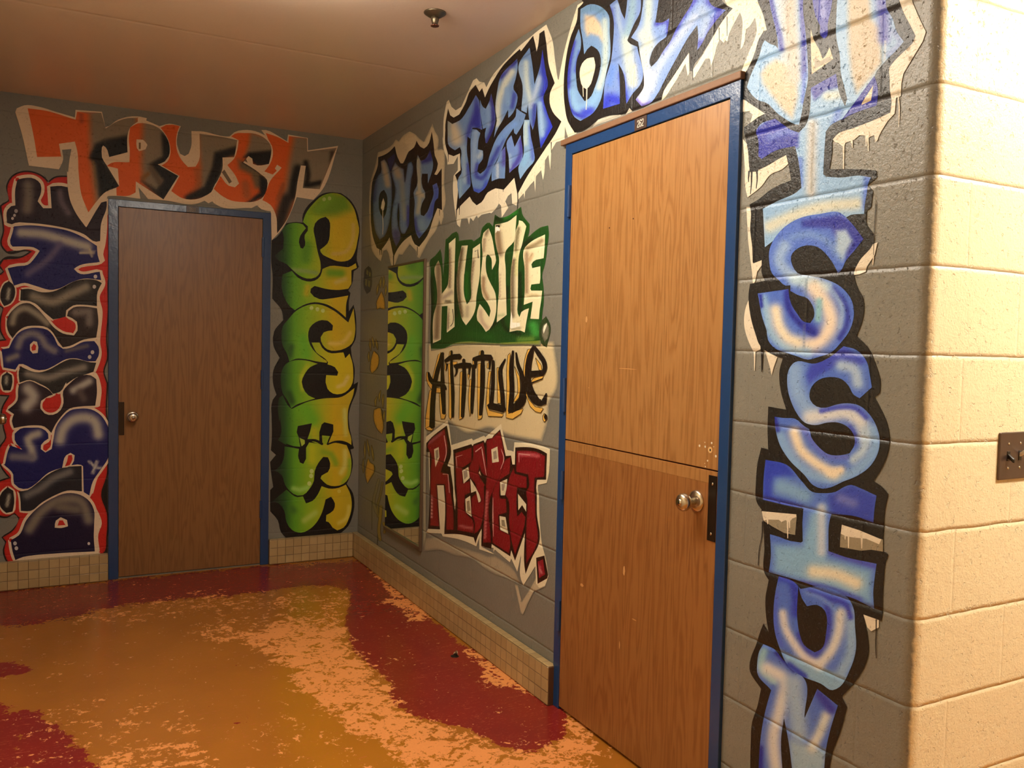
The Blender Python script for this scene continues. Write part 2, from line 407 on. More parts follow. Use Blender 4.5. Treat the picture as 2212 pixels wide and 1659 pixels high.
# floor with worn paint zones
zf = [ # (channel, outline in px, softness px, value)
 (0, [(-80,1285),(235,1256),(580,1222),(775,1212),(870,1285),(1000,1395),(1195,1505),(1232,1560),(1215,1600),(1150,1622),(1080,1612),(1000,1572),(920,1556),(850,1522),(840,1470),(790,1430),(760,1400),(745,1340),(757,1275),(700,1262),(600,1275),(500,1288),(400,1292),(250,1310),(150,1335),(60,1350),(-80,1350)], 26, 1),
 (0, [(-80,1515),(80,1535),(150,1590),(220,1659),(260,1720),(-120,1720)], 46, .85),
 (0, [(-40,1425),(50,1432),(70,1450),(20,1462),(-40,1465)], 20, .8),
 (1, [(540,1372),(640,1335),(700,1335),(738,1362),(762,1412),(800,1446),(842,1490),(862,1548),(930,1566),(1000,1592),(1080,1622),(1165,1628),(1218,1600),(1250,1560),(1272,1600),(1290,1700),(930,1700),(880,1650),(820,1600),(750,1562),(700,1522),(650,1482),(610,1430)], 70, 1.0),
 (1, [(400,1362),(500,1340),(560,1355),(640,1340),(700,1300),(745,1290),(735,1350),(640,1400),(560,1400),(470,1385)], 60, .72),
 (1, [(150,1345),(300,1300),(420,1285),(600,1285),(740,1275),(748,1310),(620,1330),(450,1322),(250,1345)], 50, .6),
 (1, [(20,1620),(60,1560),(200,1500),(360,1490),(440,1560),(420,1640),(200,1720),(0,1720)], 40, .42),
 (1, [(215,1635),(300,1610),(420,1600),(470,1640),(480,1700),(200,1700)], 24, .7),
 (1, [(600,1540),(700,1560),(800,1640),(850,1700),(560,1700),(520,1620)], 40, .42),
 (1, [(800,1236),(832,1243),(872,1280),(908,1312),(938,1336),(880,1342),(866,1318),(842,1302),(812,1306),(846,1290),(826,1262)], 10, .97),
 (1, [(998,1405),(1030,1404),(1062,1424),(1178,1500),(1158,1502),(1084,1482),(1026,1474),(1052,1442),(1014,1426)], 8, 1.0),
 (1, [(1200,1510),(1245,1530),(1290,1600),(1285,1700),(1255,1700),(1225,1560)], 16, .8),
 (2, [(700,1262),(757,1275),(750,1320),(740,1380),(790,1480),(900,1600),(1270,1640),(1290,1720),(700,1720),(560,1500),(600,1400),(640,1300)], 90, .8)]
def build_floor():
    nx, ny = 120, 170; xs = np.linspace(XL-.15, 3.42, nx); ys = np.linspace(-2.72, YF+.12, ny)
    xs = np.concatenate([np.linspace(XL-.15, .02, 90), np.linspace(.1, 3.42, 12)]); ys = np.concatenate([np.linspace(-2.72, 1.5, 12), np.linspace(1.54, YF+.12, 150)])
    V = [(x, y, 0.0) for y in ys for x in xs]; nx, ny = len(xs), len(ys)
    Fc = [(j*nx+i, j*nx+i+1, (j+1)*nx+i+1, (j+1)*nx+i) for j in range(ny-1) for i in range(nx-1)]
    me = bpy.data.meshes.new('floor'); me.from_pydata(V, [], Fc); me.update()
    PX = np.array([to_px(v) if v[1] > 1.0 else (-9e3, 9e3) for v in V])
    col = np.zeros((len(V), 4)); col[:, 3] = 1
    for ch, pl, soft, val in zf:
        d = segdist(pl, PX, True); d = np.where(inside(pl, PX), -d, d)
        w = (1-sstep(-soft*(.3 if ch == 1 else .5), soft*(.7 if ch == 1 else .5), d))*val
        col[:, ch] = np.maximum(col[:, ch], w)
    col[:, 1] = np.maximum(col[:, 1], .16)
    at = me.color_attributes.new('Zone', 'FLOAT_COLOR', 'POINT'); at.data.foreach_set('color', col.ravel())
    o = link('floor', me, M_FLOOR); tag(o, 'glossy concrete floor with worn ochre, dark red and orange paint', kind='structure')
build_floor()
# tiled baseboards
def base(name, lo, hi, mat, label):
    o = box(name, lo, hi, mat, bev=.007, seg=3); tag(o, label, kind='structure'); return o
base('baseboard_right', (-.040, 2.852, 0), (0, YF, .160), M_TR, 'cream tiled base along the right wall')
base('baseboard_far', (-.583, YF-.038, 0), (-.041, YF, .160), M_TF, 'cream tiled base between door 261 and the corner')
base('baseboard_far', (XL, YF-.038, 0), (-1.502, YF, .160), M_TF, 'cream tiled base left of door 261')
base('baseboard_corner', (-.040, 1.33, 0), (0, 1.890, .160), M_TR, 'tiled base under the word MISSION')
# ------------------------------------------------------------------ door parts
def knob(parent, c, axis, name='door_knob', label='satin steel door knob with a keyhole'):
    a = Vector(axis); k = empty(name, c, label); k.parent = parent; k.matrix_parent_inverse = Matrix.Translation(parent.location).inverted()
    lathe('rosette', [(0, .034), (.003, .034), (.007, .030), (.010, .020), (.010, .0)], c, axis, M_STEEL, k)
    lathe('knob', [(.008, .0125), (.028, .0115), (.032, .016), (.038, .0235), (.046, .0275), (.055, .0275), (.062, .024), (.066, .017), (.066, .0)], c, axis, M_STEEL, k)
    lathe('keyway', [(.0655, .0105), (.0675, .0105), (.0675, .0)], c, axis, M_STEEL, k, 20)
    p = Vector(c)+a*.0677; s = Vector((.0011, .0011, .0045)); s2 = Vector([s[i]+abs(a[i])*.0003 for i in range(3)])
    box('key_slot', p-s2, p+s2, M_DARK, k)
    return k
def digits(parent, text, origin, udir, h, w, gap, t, normal, mat):
    """narrow stencil-like numerals built from bars"""
    S = {'2': [((0, .8), (.2, 1)), ((.2, 1), (.8, 1)), ((.8, 1), (1, .8)), ((1, .8), (1, .62)), ((1, .62), (0, .12)), ((0, .12), (0, 0)), ((0, 0), (1, 0))],
         '6': [((1, .82), (.8, 1)), ((.8, 1), (.2, 1)), ((.2, 1), (0, .8)), ((0, .8), (0, .18)), ((0, .18), (.2, 0)), ((.2, 0), (.8, 0)), ((.8, 0), (1, .18)), ((1, .18), (1, .4)), ((1, .4), (.8, .56)), ((.8, .56), (0, .56))],
         '1': [((.5, 0), (.5, 1)), ((.5, 1), (.2, .8))]}
    u = Vector(udir); z = Vector((0, 0, 1)); nn = Vector(normal); bm = bmesh.new()
    for i, ch in enumerate(text):
        o = Vector(origin)+u*i*(w+gap)
        for (a, b) in S[ch]:
            A = o+u*a[0]*w+z*a[1]*h; B = o+u*b[0]*w+z*b[1]*h; d = (B-A).normalized(); s = d.cross(nn)*t/2
            A = A-d*t*.4; B = B+d*t*.4
            f = [A-s, B-s, B+s, A+s]; v = [bm.verts.new(p+nn*.0006) for p in f]; v2 = [bm.verts.new(p) for p in f]
            bm.faces.new(v)
            for q in range(4): bm.faces.new((v[q], v2[q], v2[(q+1) % 4], v[(q+1) % 4]))
    return bm_obj('numerals', bm, mat, parent)
# door 262 (Dutch door in the right wall)
d2 = empty('door_1', (0, 2.38, 0), 'oak veneer Dutch door 262 in a blue steel frame, split into two leaves', kind='structure')
FY0, FY1, FZ, SY0, SY1, SZ = 1.897, 2.860, 2.196, 1.942, 2.812, 2.152
bm = bmesh.new(); add_box(bm, (-.012, FY0, 0), (.10, SY0-.002, FZ), .002); add_box(bm, (-.012, SY1+.002, 0), (.10, FY1, FZ), .002); add_box(bm, (-.0119, FY0+.003, SZ+.002), (.10, FY1-.003, FZ-.0005), .002)
bm_obj('frame', bm, M_BLUE, d2)
box('top_strip', (-.020, FY0-.006, FZ), (.0, FY1+.028, FZ+.022), M_STRIP, d2, .003)
bm = bmesh.new(); add_box(bm, (-.007, FY1, .16), (0, FY1+.007, FZ), .002); bm_obj('caulk_line', bm, M_CAULK, d2)
box('upper_leaf', (-.010, SY0, 1.064), (.034, SY1, SZ-.002), M_OAK, d2, .0015)
low = box('lower_leaf', (-.010, SY0, .012), (.034, SY1, 1.060), M_OAK2, d2, .0015)
box('top_rail_band', (-.0106, SY0+.002, 1.022), (-.009, SY1-.002, 1.0585), M_OAK, d2, .0004)
for z0, z1 in ((1.915, 2.035), (1.170, 1.300), (.830, .940), (.312, .430)):
    bm = bmesh.new(); add_lathe(bm, [(0, .0072), (z1-z0, .0072)], (-.017, SY1+.006, z0), (0, 0, 1), 16); add_box(bm, (-.013, SY1-.001, z0), (-.011, SY1+.026, z1))
    bmesh.ops.recalc_face_normals(bm, faces=bm.faces); bm_obj('hinge', bm, M_BLUE, d2)
lp = box('lock_plate', (-.0128, SY0+.001, .850), (-.009, SY0+.036, 1.047), M_DARKMETAL, d2, .001)
for z in (.872, 1.022): put(lathe('screw', [(0, .005), (.0015, .004), (.0015, 0)], (-.0128, SY0+.018, z), (-1, 0, 0), M_STEEL, n=14), d2)
knob(d2, (-.010, 2.033, .958), (-1, 0, 0))
bm = bmesh.new(); add_lathe(bm, [(0, .0095), (.0006, .0095), (.0006, 0)], (-.010, 1.978, 1.122), (-1, 0, 0), 24); bmesh.ops.recalc_face_normals(bm, faces=bm.faces); bm_obj('patched_hole', bm, solid('raw_wood', L3(206, 168, 112), .7), d2)
bm = bmesh.new(); add_lathe(bm, [(0, .0035), (.0004, .0035), (.0004, 0)], (-.0107, 1.977, 1.122), (-1, 0, 0), 16); bmesh.ops.recalc_face_normals(bm, faces=bm.faces); bm_obj('bore', bm, M_DARK, d2)
rnd = random.Random(5); bm = bmesh.new()
for q in range(9):
    y, z, s = SY0+rnd.uniform(.008, .09), rnd.uniform(1.068, 1.15), rnd.uniform(.0015, .0045)
    add_lathe(bm, [(0, s), (.0005, s*.8), (.0005, 0)], (-.0099, y, z), (-1, 0, 0), 7)
bmesh.ops.recalc_face_normals(bm, faces=bm.faces); bm_obj('chips', bm, M_CAULK, d2)
box('number_plate', (-.0145, 2.340, 2.1535), (-.0118, 2.407, 2.1945), M_PLATE, d2, .0006)
digits(d2, '262', (-.0147, 2.400-.010, 2.163), (0, -1, 0), .022, .0085, .0040, .0026, (-1, 0, 0), M_DIGIT)
scuff = solid('pale_scuff', L3(196, 148, 92), .6); M_DENT = solid('dark_dent', L3(70, 42, 22), .6)
for (px_, w_, h_, mt) in (((1358, 1234), .006, .017, scuff), ((1266, 1265), .011, .006, scuff), ((1380, 1340), .012, .002, scuff), ((1348, 1395), .003, .014, scuff), ((1276, 690), .006, .012, scuff), ((1326, 492), .003, .003, M_DENT), ((1378, 472), .003, .003, M_DENT), ((1281, 838), .003, .002, scuff), ((1365, 797), .05, .0012, scuff)):
    y_, z_ = on_right(px_); y_ += .012; bm = bmesh.new()
    vs_ = [bm.verts.new((-.0108, y_+w_*math.cos(t*math.pi/5)*(1+.25*math.sin(3*t)), z_+h_*math.sin(t*math.pi/5))) for t in range(10)]
    bm.faces.new(vs_[::-1]); bm_obj('scuff', bm, mt, d2)
# door 261 (far wall)
d1 = empty('door_2', (-1.04, YF, 0), 'oak veneer door 261 in a blue steel frame in the far wall', kind='structure')
bm = bmesh.new(); add_box(bm, (-1.500, YF-.012, 0), (-1.448, YF+.05, 2.206), .002); add_box(bm, (-.634, YF-.012, 0), (-.585, YF+.05, 2.206), .002); add_box(bm, (-1.497, YF-.0119, 2.166), (-.588, YF+.05, 2.2055), .002)
bm_obj('frame', bm, M_BLUE, d1)
box('door_leaf', (-1.446, YF-.009, .012), (-.636, YF+.03, 2.164), M_OAKF, d1, .0015)
for z0, z1 in ((1.93, 2.05), (1.11, 1.23), (.30, .41)):
    bm = bmesh.new(); add_lathe(bm, [(0, .0072), (z1-z0, .0072)], (-.634, YF-.017, z0), (0, 0, 1), 14); bmesh.ops.recalc_face_normals(bm, faces=bm.faces); bm_obj('hinge', bm, M_BLUE, d1)
box('lock_plate', (-1.444, YF-.0118, .846), (-1.416, YF-.008, 1.040), M_DARKMETAL, d1, .001)
knob(d1, (-1.373, YF-.009, .952), (0, -1, 0))
box('number_plate', (-1.080, YF-.0145, 2.1665), (-1.010, YF-.0118, 2.2045), M_PLATE, d1, .0006)
digits(d1, '261', (-1.064, YF-.0147, 2.175), (1, 0, 0), .019, .0095, .0045, .0022, (0, -1, 0), solid('faded_digits', L3(150, 130, 96), .5))
# door in the left wall, only its knob shows in the picture
d3 = empty('door_3', (XL, 4.5, 0), 'door in the left wall, only its round knob shows at the left edge', kind='structure')
bm = bmesh.new(); add_box(bm, (XL-.02, 3.99, 0), (XL+.010, 4.04, 2.2)); add_box(bm, (XL-.02, 4.93, 0), (XL+.010, 4.98, 2.2)); add_box(bm, (XL-.02, 4.04, 2.15), (XL+.010, 4.93, 2.2)); bm_obj('frame', bm, M_BLUE, d3)
box('door_leaf', (XL-.02, 4.042, .012), (XL+.006, 4.928, 2.148), M_OAK, d3)
knob(d3, (XL+.006, 4.86, 1.003), (1, 0, 0))
# ------------------------------------------------------------------ mirror
MY0, MY1, MZ0, MZ1 = 4.298, 4.892, .300, 1.868
mr = empty('wall_mirror', (0, 4.6, MZ0), 'tall frameless wall mirror reflecting the green and yellow SUCCESS mural', 'mirror')
bm = bmesh.new(); add_box(bm, (-.007, MY0+.012, MZ0+.006), (-.0015, MY1-.002, MZ1-.002), .0006, 1); bm_obj('glass', bm, M_MIRROR, mr)
box('bottom_channel', (-.016, MY0, MZ0-.012), (-.0005, MY1, MZ0+.010), M_CHAN, mr, .001)
box('side_channel', (-.014, MY0-.002, MZ0-.012), (-.0005, MY0+.014, MZ1), M_CHAN, mr, .001)
box('top_channel', (-.012, MY0, MZ1-.006), (-.0005, MY1, MZ1+.006), M_CHAN, mr, .001)
# ------------------------------------------------------------------ sprinkler
hx, hy = -.42, 3.21
sp_ = empty('fire_sprinkler', (hx, hy, ZC), 'small dark metal fire sprinkler head hanging from the ceiling', 'fire sprinkler')
lathe('escutcheon', [(0, .044), (.003, .0445), (.006, .042), (.014, .030), (.020, .018), (.020, 0)], (hx, hy, ZC), (0, 0, -1), M_SPR, sp_, 40)
lathe('body', [(.018, .0165), (.030, .0155), (.040, .0125), (.048, .010), (.048, 0)], (hx, hy, ZC), (0, 0, -1), M_SPR, sp_, 24)
bm = bmesh.new(); n_ = 36; rg = []
for hh, rr in ((.046, .008), (.050, .0155), (.0535, .0155), (.0555, .008)):
    rg.append([bm.verts.new((hx+rr*(1+(.09 if (i % 3 == 0 and rr > .01) else 0))*math.cos(2*math.pi*i/n_), hy+rr*(1+(.09 if (i % 3 == 0 and rr > .01) else 0))*math.sin(2*math.pi*i/n_), ZC-hh)) for i in range(n_)])
for a_, b_ in zip(rg, rg[1:]):
    for i in range(n_): bm.faces.new((a_[i], a_[(i+1) % n_], b_[(i+1) % n_], b_[i]))
bm.faces.new(rg[0][::-1]); bm.faces.new(rg[-1]); bm_obj('deflector', bm, M_SPRR, sp_)
# ------------------------------------------------------------------ switch plate on the cream wall
sw = empty('light_switch', (.335, YC, 1.18), 'brown steel two-gang switch plate on the cream block wall at the right edge', 'light switch')
box('cover_plate', (.277, YC-.0055, 1.122), (.394, YC, 1.238), M_SWP, sw, .003, 3)
for x_, mm, dn in ((.312, M_DARK, -1), (.358, M_WHT, 1)):
    b0 = bmesh.new(); add_box(b0, (x_-.0055, YC-.0068, 1.168), (x_+.0055, YC-.005, 1.192), .0004, 1); bm_obj('toggle_slot', b0, M_DARK, sw)
    b0 = bmesh.new(); add_box(b0, (x_-.0042, YC-.021, 1.176), (x_+.0042, YC-.005, 1.186), .0018, 2)
    for v in b0.verts: v.co.z += -dn*(v.co.y-(YC-.005))*.75
    bm_obj('toggle', b0, mm, sw, True)
    for z_ in (1.150, 1.210): put(lathe('screw', [(0, .0035), (.001, .0028), (.001, 0)], (x_, YC-.0055, z_), (0, -1, 0), M_STEEL, n=12), sw)
# ------------------------------------------------------------------ small steel cup set in the floor
fx, fy = -.152, 3.497
st_ = empty('floor_socket', (fx, fy, 0), 'small bent steel floor socket in the red paint near the tiled base', 'floor socket')
lathe('flange', [(0, .019), (.0015, .019), (.0025, .015), (.0025, .013), (.0008, .0125), (.0008, 0)], (fx, fy, 0), (0, 0, 1), M_DARKMETAL, st_, 28)
bm = bmesh.new(); rows = []
for i in range(15):
    t = -1.15+i*.17; a = t-.35
    hgt = .021*math.cos(t*.98) if abs(t) < 1.5 else 0
    rows.append([bm.verts.new((fx+.0115*math.cos(a+math.pi*.25)*1, fy+.0115*math.sin(a+math.pi*.25), .002)), bm.verts.new((fx+.0135*math.cos(a+math.pi*.25), fy+.0135*math.sin(a+math.pi*.25), .002+max(hgt, .001)))])
for a_, b_ in zip(rows, rows[1:]): bm.faces.new((a_[0], b_[0], b_[1], a_[1]))
o_ = bm_obj('bent_lip', bm, M_STEEL, st_, True); md = o_.modifiers.new('thick', 'SOLIDIFY'); md.thickness = .0012
# ------------------------------------------------------------------ ceiling lamps (both just outside the picture)
def lamp(name, c, size, strength, label):
    e = empty(name, (c[0], c[1], ZC), label, 'ceiling light'); sx, sy_ = size
    box('housing', (c[0]-sx/2+.05, c[1]-sy_/2+.05, ZC-.03), (c[0]+sx/2-.05, c[1]+sy_/2-.05, ZC), M_HOUS, e, .004)
    box('diffuser', (c[0]-sx/2, c[1]-sy_/2, ZC-.10), (c[0]+sx/2, c[1]+sy_/2, ZC-.03), emit_mat(name+'_glow', LAMP_COL, strength), e, .015, 3)
lamp('ceiling_light', (-1.02, 2.44), (.26, 1.22), LAMP_CORRIDOR, 'wraparound fluorescent ceiling light above the corridor, just out of view')
lamp('ceiling_light', (1.05, .50), (1.22, .26), LAMP_LOBBY, 'fluorescent ceiling light in front of the cream wall, out of view')
BLK=(22,20,20); CR=(206,192,164); WH=(216,206,186); GR=None
LB=(134,172,212); MB=(74,108,200); DB=(28,38,150); PB=(165,190,215)
a=crop(1580,0,7.212); b=crop(1800,0,7.212); c=crop(1580,220,7.212); d=crop(1780,220,7.212)
e=crop(1580,440,3.606); f=crop(1540,860,3.606); g=crop(1540,1200,3.614)
W=Word('painted_word','blue graffiti word MISSION running down the grey wall strip right of door 262','graffiti word','right')
W.part('white_halo','white halo with drips')
W.F(0,WH,d("1130,-60 1110,180 1000,300 900,460 860,540 845,590 810,630 790,520 740,540 690,570 640,525 560,520 480,590 410,615 340,640 325,690 290,690 230,640 180,630 120,560 60,400 700,200 960,-60")+b("820,1400 860,900 1050,600 960,100 900,-150 1200,-150 1240,30 1330,250 1450,500 1400,650 1230,930 1100,1150 1070,1300 1060,1500"),sm=False)
W.K(0,WH,d("312,680 312,900 310,1115"),[4,2.4,2.2]); W.K(0,WH,d("440,610 450,715"),[5,1.5]); W.K(0,WH,d("690,550 698,765"),[4,2]); W.K(0,WH,d("665,540 665,690"),[4,1.5])
W.K(0,(190,178,150),d("1165,-120 1180,150 1170,390"),[3,3,1]); 
W.F(0,WH,c("140,-60 260,0 420,100 530,185 420,240 300,330 340,200 280,150 150,160"),sm=False)
W.F(0,WH,c("185,580 240,640 280,850 290,1100 430,1060 860,820 900,960 800,1050 620,1130 480,1310 260,1490 235,1400 215,1000"))
W.F(0,WH,e("120,25 155,25 170,460 245,435 240,480 205,530 190,600 172,640 165,540 135,300"),sm=False)
W.F(0,WH,e("150,720 110,830 105,960 140,1080 180,1160 240,1130 160,900"))
W.K(0,WH,e("185,1150 184,1300"),[4,1.5]); W.F(0,WH,e("265,1140 362,1195 335,1270 318,1335 300,1260"),sm=False)
W.F(0,WH,e("1050,340 1143,300 1120,400 1060,490 1050,530 1000,550 940,560"),sm=False)
W.K(0,WH,e("1112,400 1106,475"),[3,1.5])
W.F(0,WH,g("1170,430 1300,500 1300,560 1240,590 1210,560"),sm=False)
W.part('black_outline','thick black spray outline')
W.F(1,BLK,a("400,-150 420,30 470,150 540,350 560,470 490,520 440,600 370,830 300,1000 230,1130 165,1290 155,1430 170,1500")
 +c("270,10 420,110 530,185 480,220 340,300 200,400 205,480 240,620 270,800 285,1010 300,1090 420,1090 430,1060 860,830 890,950 940,1220 650,1350 400,1540 290,1600")
 +e("155,60 150,200 165,330 175,465 240,440 245,560 265,600 150,625 140,680 150,860 190,1010 230,1110 270,1145 360,1190 405,1205 380,1290 385,1440")
 +f("575,90 435,65 430,250 435,400 380,385 350,520 340,640 355,830 385,870 395,960 405,1150 415,1380")
 +g("440,190 415,330 420,480 440,600 400,530 375,590 340,700 300,800 290,880 380,1040 350,1180 310,1300 300,1450 295,1720 910,1720 930,1560 1000,1370 1050,1180 1010,1100 1100,1000 1180,880 1215,780 1215,650 1190,520 1180,460 1320,510 1328,430 1330,300 1340,150")
 +f("1345,1290 1370,1215 1330,1190 1330,1090 1335,1010 1340,900 1370,745 1310,680 1255,645 1310,560 1360,450 1380,330 1370,230 1320,100")
 +e("1120,1510 1160,1470 1165,1400 1130,1260 1100,1180 1060,1110 980,1030 1030,880 1030,740 980,640 960,540 1000,450 1110,300 1110,240 1060,170 1055,60")
 +d("740,1640 770,1390 690,1300 830,1180 820,1070 500,1050 90,1050 130,800 150,580 200,520 500,400 800,280 1040,170 1060,0")
 +b("890,1400 885,1200 880,1060 920,1000 1050,860 1190,730 1240,680 1290,560 1210,400 1120,230 1050,50 1020,-150"),corner=40)
W.K(1,BLK,c("285,1080 275,1180 275,1250"),[4,1.5]); W.K(1,BLK,c("325,1090 318,1300 305,1440"),[4,1.5]); W.K(1,BLK,c("405,1080 410,1200 395,1350"),[4,1.5])
W.K(1,BLK,e("240,1100 243,1200 240,1310"),[6,1.5]); W.K(1,BLK,f("390,960 385,1080 365,1180 357,1300"),[2,1.5,1.5]); W.K(1,BLK,g("1280,500 1278,620 1275,690 1280,800"),[2.5,1.5])
W.K(1,BLK,e("1130,0 1115,250 1112,400"),[1.6,1])
W.part('letter','letter M')
W.F(2,LB,a("575,-150 620,130 680,380 720,560 735,760 700,715 620,690 530,630 500,680 450,850 380,1020 300,1200 250,1360 330,1480 470,1580")+c("510,0 750,200 900,300 1000,350 1060,360 1100,200")+a("1130,1600 1200,1250 1195,900 1165,500 1125,150 1130,-150"),
 ('s',a("750,-100 830,300 900,700 800,1100 780,1300"),170/7,(175,190,205)),
 ('f',a("560,1020 700,930 860,1000 1020,1150 1040,1500 960,1850 800,1700 500,1300 470,1150"),16,(186,172,146)),
 ('s',a("930,-100 930,300 960,700 980,1200"),200/7,(178,172,162)),
 ('s',a("880,100 890,500"),5,(150,130,110),.6),
 ('s',a("600,-100 690,300 770,600 790,760"),10,DB),('s',a("1100,-100 1120,300 1140,700 1140,1200"),11,DB),('s',a("1150,1150 1120,1600"),8,MB))
W.F(2,DB,a("1265,-150 1280,60 1330,280 1390,400 1400,560 1460,610 1500,560 1510,380 1560,150 1600,-150"),('s',a("1430,-100 1440,250"),14,(110,120,190)))
W.F(2,LB,b("80,-150 60,200 60,600 110,850 130,1150 180,1350 230,1560")+d("364,-27 300,280 330,250 560,150 830,60 830,-10")+b("690,1500 660,1180 800,980 1000,780 1110,650 1000,500 930,280 850,150 830,-150"),
 ('f',b("240,-150 560,-150 600,300 740,450 760,1000 560,1250 380,1450 300,1200 250,700"),18,(178,163,136)),
 ('s',b("760,-150 790,300 800,600"),24,(58,66,165)),('s',b("950,500 1050,650 880,850"),14,(110,135,190)),('s',b("820,640 810,950"),4,(184,186,186),.8))
W.F(3,DB,b("650,1185 690,1300 695,1600")+d("830,60 560,150 360,240 300,280 280,290 400,130"))
W.F(4,CR,b("635,1330 600,1570 450,1640 460,1600"),sm=False)
W.part('letter','letter I with a white notch')
W.F(2,LB,a("1250,1370 1640,1150 1690,1450 1780,1659")+d("364,-27 500,130 330,250 100,380 30,480")+c("1480,480 1470,600 1450,900 1440,1130 1500,1180")+d("0,1165 300,1180 560,1150 740,1180 690,1300 680,1400 640,1650")+e("1040,80 930,90 800,200 600,200 360,270 265,340 250,40")
 +c("700,1560 1060,1380 1100,1340 1080,1100 1040,850 1000,690 700,760 480,890 430,850 430,600 395,440 450,360 690,265 850,380 940,440 1060,480 1110,430 1160,380 1210,250"),
 ('f',c("350,450 690,200 1060,450 1050,700 480,950 400,900"),10,DB),('s',c("600,560 850,470 980,470"),14,(85,105,190)),
 ('f',a("1200,1300 1700,1050 1720,1350 1500,1400 1300,1560"),10,DB),
 ('s',a("1500,1500 1660,1480"),18,(185,195,190)),
 ('s',c("1270,350 1260,800 1250,1400"),22,(184,186,186)),('s',c("1280,350 1270,800 1260,1400"),5,(150,150,145),.8),
 ('s',e("300,180 500,90 700,30 980,0"),26,(196,200,186)),('s',d("690,1200 670,1640"),16,MB),('s',d("240,160 180,330"),16,MB,.7),('s',c("1080,900 1080,1300"),12,MB,.8))
W.F(1.5,(200,186,158),a("1245,450 1290,620 1380,780 1430,920 1480,870 1540,740 1595,920 1260,1160 1245,640"),sm=False)
W.F(1.6,(150,140,118),a("1310,890 1400,960 1440,930 1500,900 1540,890 1585,930 1300,1080"),sm=False)
W.part('letter','upper letter S')
W.F(3,MB,e("300,370 330,290 400,200 520,120 700,80 850,70 920,130 1035,275 960,370 900,440 850,530 835,540 800,470 740,390 680,340 600,325 520,350 470,410 480,480 520,540 600,560 740,590 860,650 940,750 960,850 930,980 860,1080 780,1160 680,1195 600,1215 520,1190 430,1160 350,1130 290,1060 280,990 250,900 210,700 450,665 455,720 480,800 520,860 570,920 620,930 650,880 640,800 600,740 520,710 465,680 465,635 430,640 380,600 320,540 300,450"),
 ('f',e("560,130 850,90 920,130 1060,275 960,370 900,440 880,350 780,190 560,180"),14,DB),
 ('s',e("420,330 380,430 480,560 620,600"),26,(140,170,215)),('s',e("480,260 620,240 760,300 850,420"),16,(100,135,205)),('f',e("820,210 900,200 950,290 870,440 820,360"),16,(160,185,210)),
 ('s',e("500,590 650,620 740,650"),26,(175,205,225)),
 ('s',e("650,660 760,820 780,930 700,1060 600,1110"),34,(228,214,196)),('s',e("690,760 680,900"),14,(130,180,195)),
 ('s',e("800,660 900,800 910,920 850,1050"),10,DB,.8),('s',e("770,640 870,820 850,960"),10,(150,180,215),.7),
 ('s',e("250,740 280,860 310,1000 400,1100 600,1160"),20,(135,175,215)),
 ('s',e("350,830 380,960 450,1050 520,1080"),26,(226,218,196)),
 ('s',e("440,680 450,800 540,930 640,1000"),14,DB),('s',e("230,700 240,800"),8,DB),('s',e("600,960 650,1000"),22,DB,.8),('s',e("590,590 580,760"),4,(90,120,150),.6),('s',e("570,950 570,1120"),3,(90,110,150),.6))
W.part('letter','lower letter S')
W.F(3,MB,e("500,1235 660,1245 780,1190 880,1110 980,1140 1060,1230 1085,1340 1100,1430 1005,1515 960,1490 920,1420 870,1370 780,1350 690,1370 620,1450 620,1530 670,1580")+f("885,75 950,55 1050,40 1150,60 1220,120 1280,220 1305,320 1290,430 1230,530 1120,610 1020,650 920,695 860,705 790,680 720,600 600,480 530,370 495,250 485,145 560,155 645,160 720,220 755,240 770,300 830,380 900,435 1000,445 1070,430 1110,360 1100,280 1050,220 980,190 900,190 800,210 720,190 660,120 620,40")+e("440,1400 450,1300 480,1250"),
 ('s',e("500,1290 500,1400 540,1520 640,1650"),40,(130,165,215)),('f',e("620,1260 880,1110 1060,1230 1000,1260 860,1240 700,1330 610,1400 590,1330"),14,(50,65,180)),
 ('s',e("860,1260 960,1290 990,1400"),24,(160,185,215)),('s',f("760,150 900,130 1060,120 1170,210 1200,300"),30,(205,210,215)),
 ('s',f("850,100 1000,70 1120,80 1200,150"),10,(60,75,190)),('s',f("1250,250 1270,380 1180,520 980,620 760,590 600,440 530,300"),26,(125,165,215)),
 ('s',f("1190,250 1180,400 1100,480"),20,(170,195,220)),
 ('s',f("640,270 690,400 800,500 950,590"),24,(228,216,192)),('s',f("920,580 1000,560"),18,(228,216,192)),('s',f("700,220 780,340 900,450 1050,460"),10,(90,105,195)),
 ('s',f("490,150 510,250"),8,DB),('s',f("1070,220 1110,280 1110,360"),8,(60,75,180)))
W.part('letter','second letter I with white drips in its notches')
W.F(2,MB,f("415,480 580,520 700,650 780,730 860,740 960,730 1030,690 1080,675 1150,700 1280,760 1265,850 1255,980 1150,930 930,900 915,950 905,1100 910,1190 1000,1225 1280,1290 1265,1400 1255,1500 1260,1640 1100,1560 900,1500 700,1430 440,1355 455,1250 450,1060 520,1080 600,1110 690,1120 700,1000 710,860 560,830 395,790 400,620"),
 ('f',f("400,460 580,510 640,600 480,620 470,760 720,820 700,860 395,800"),14,(40,62,185)),('f',f("900,760 1080,675 1290,760 1260,990 930,900"),20,(50,68,175)),('s',f("1000,780 1100,820"),20,(100,110,190)),
 ('s',f("540,690 650,730 720,760"),34,(118,160,205)),
 ('f',f("760,900 880,850 880,1150 900,1250 1240,1340 1240,1600 1100,1540 480,1350 480,1140 700,1150"),26,(125,170,210)),
 ('s',f("850,850 850,1200"),18,(180,195,215)),('s',f("790,1350 950,1370 1120,1440"),28,(216,212,192)),('s',f("920,1200 1100,1260 1270,1310"),10,(70,80,185)),('s',f("700,1440 900,1480 1150,1570"),12,(60,75,180),.8))
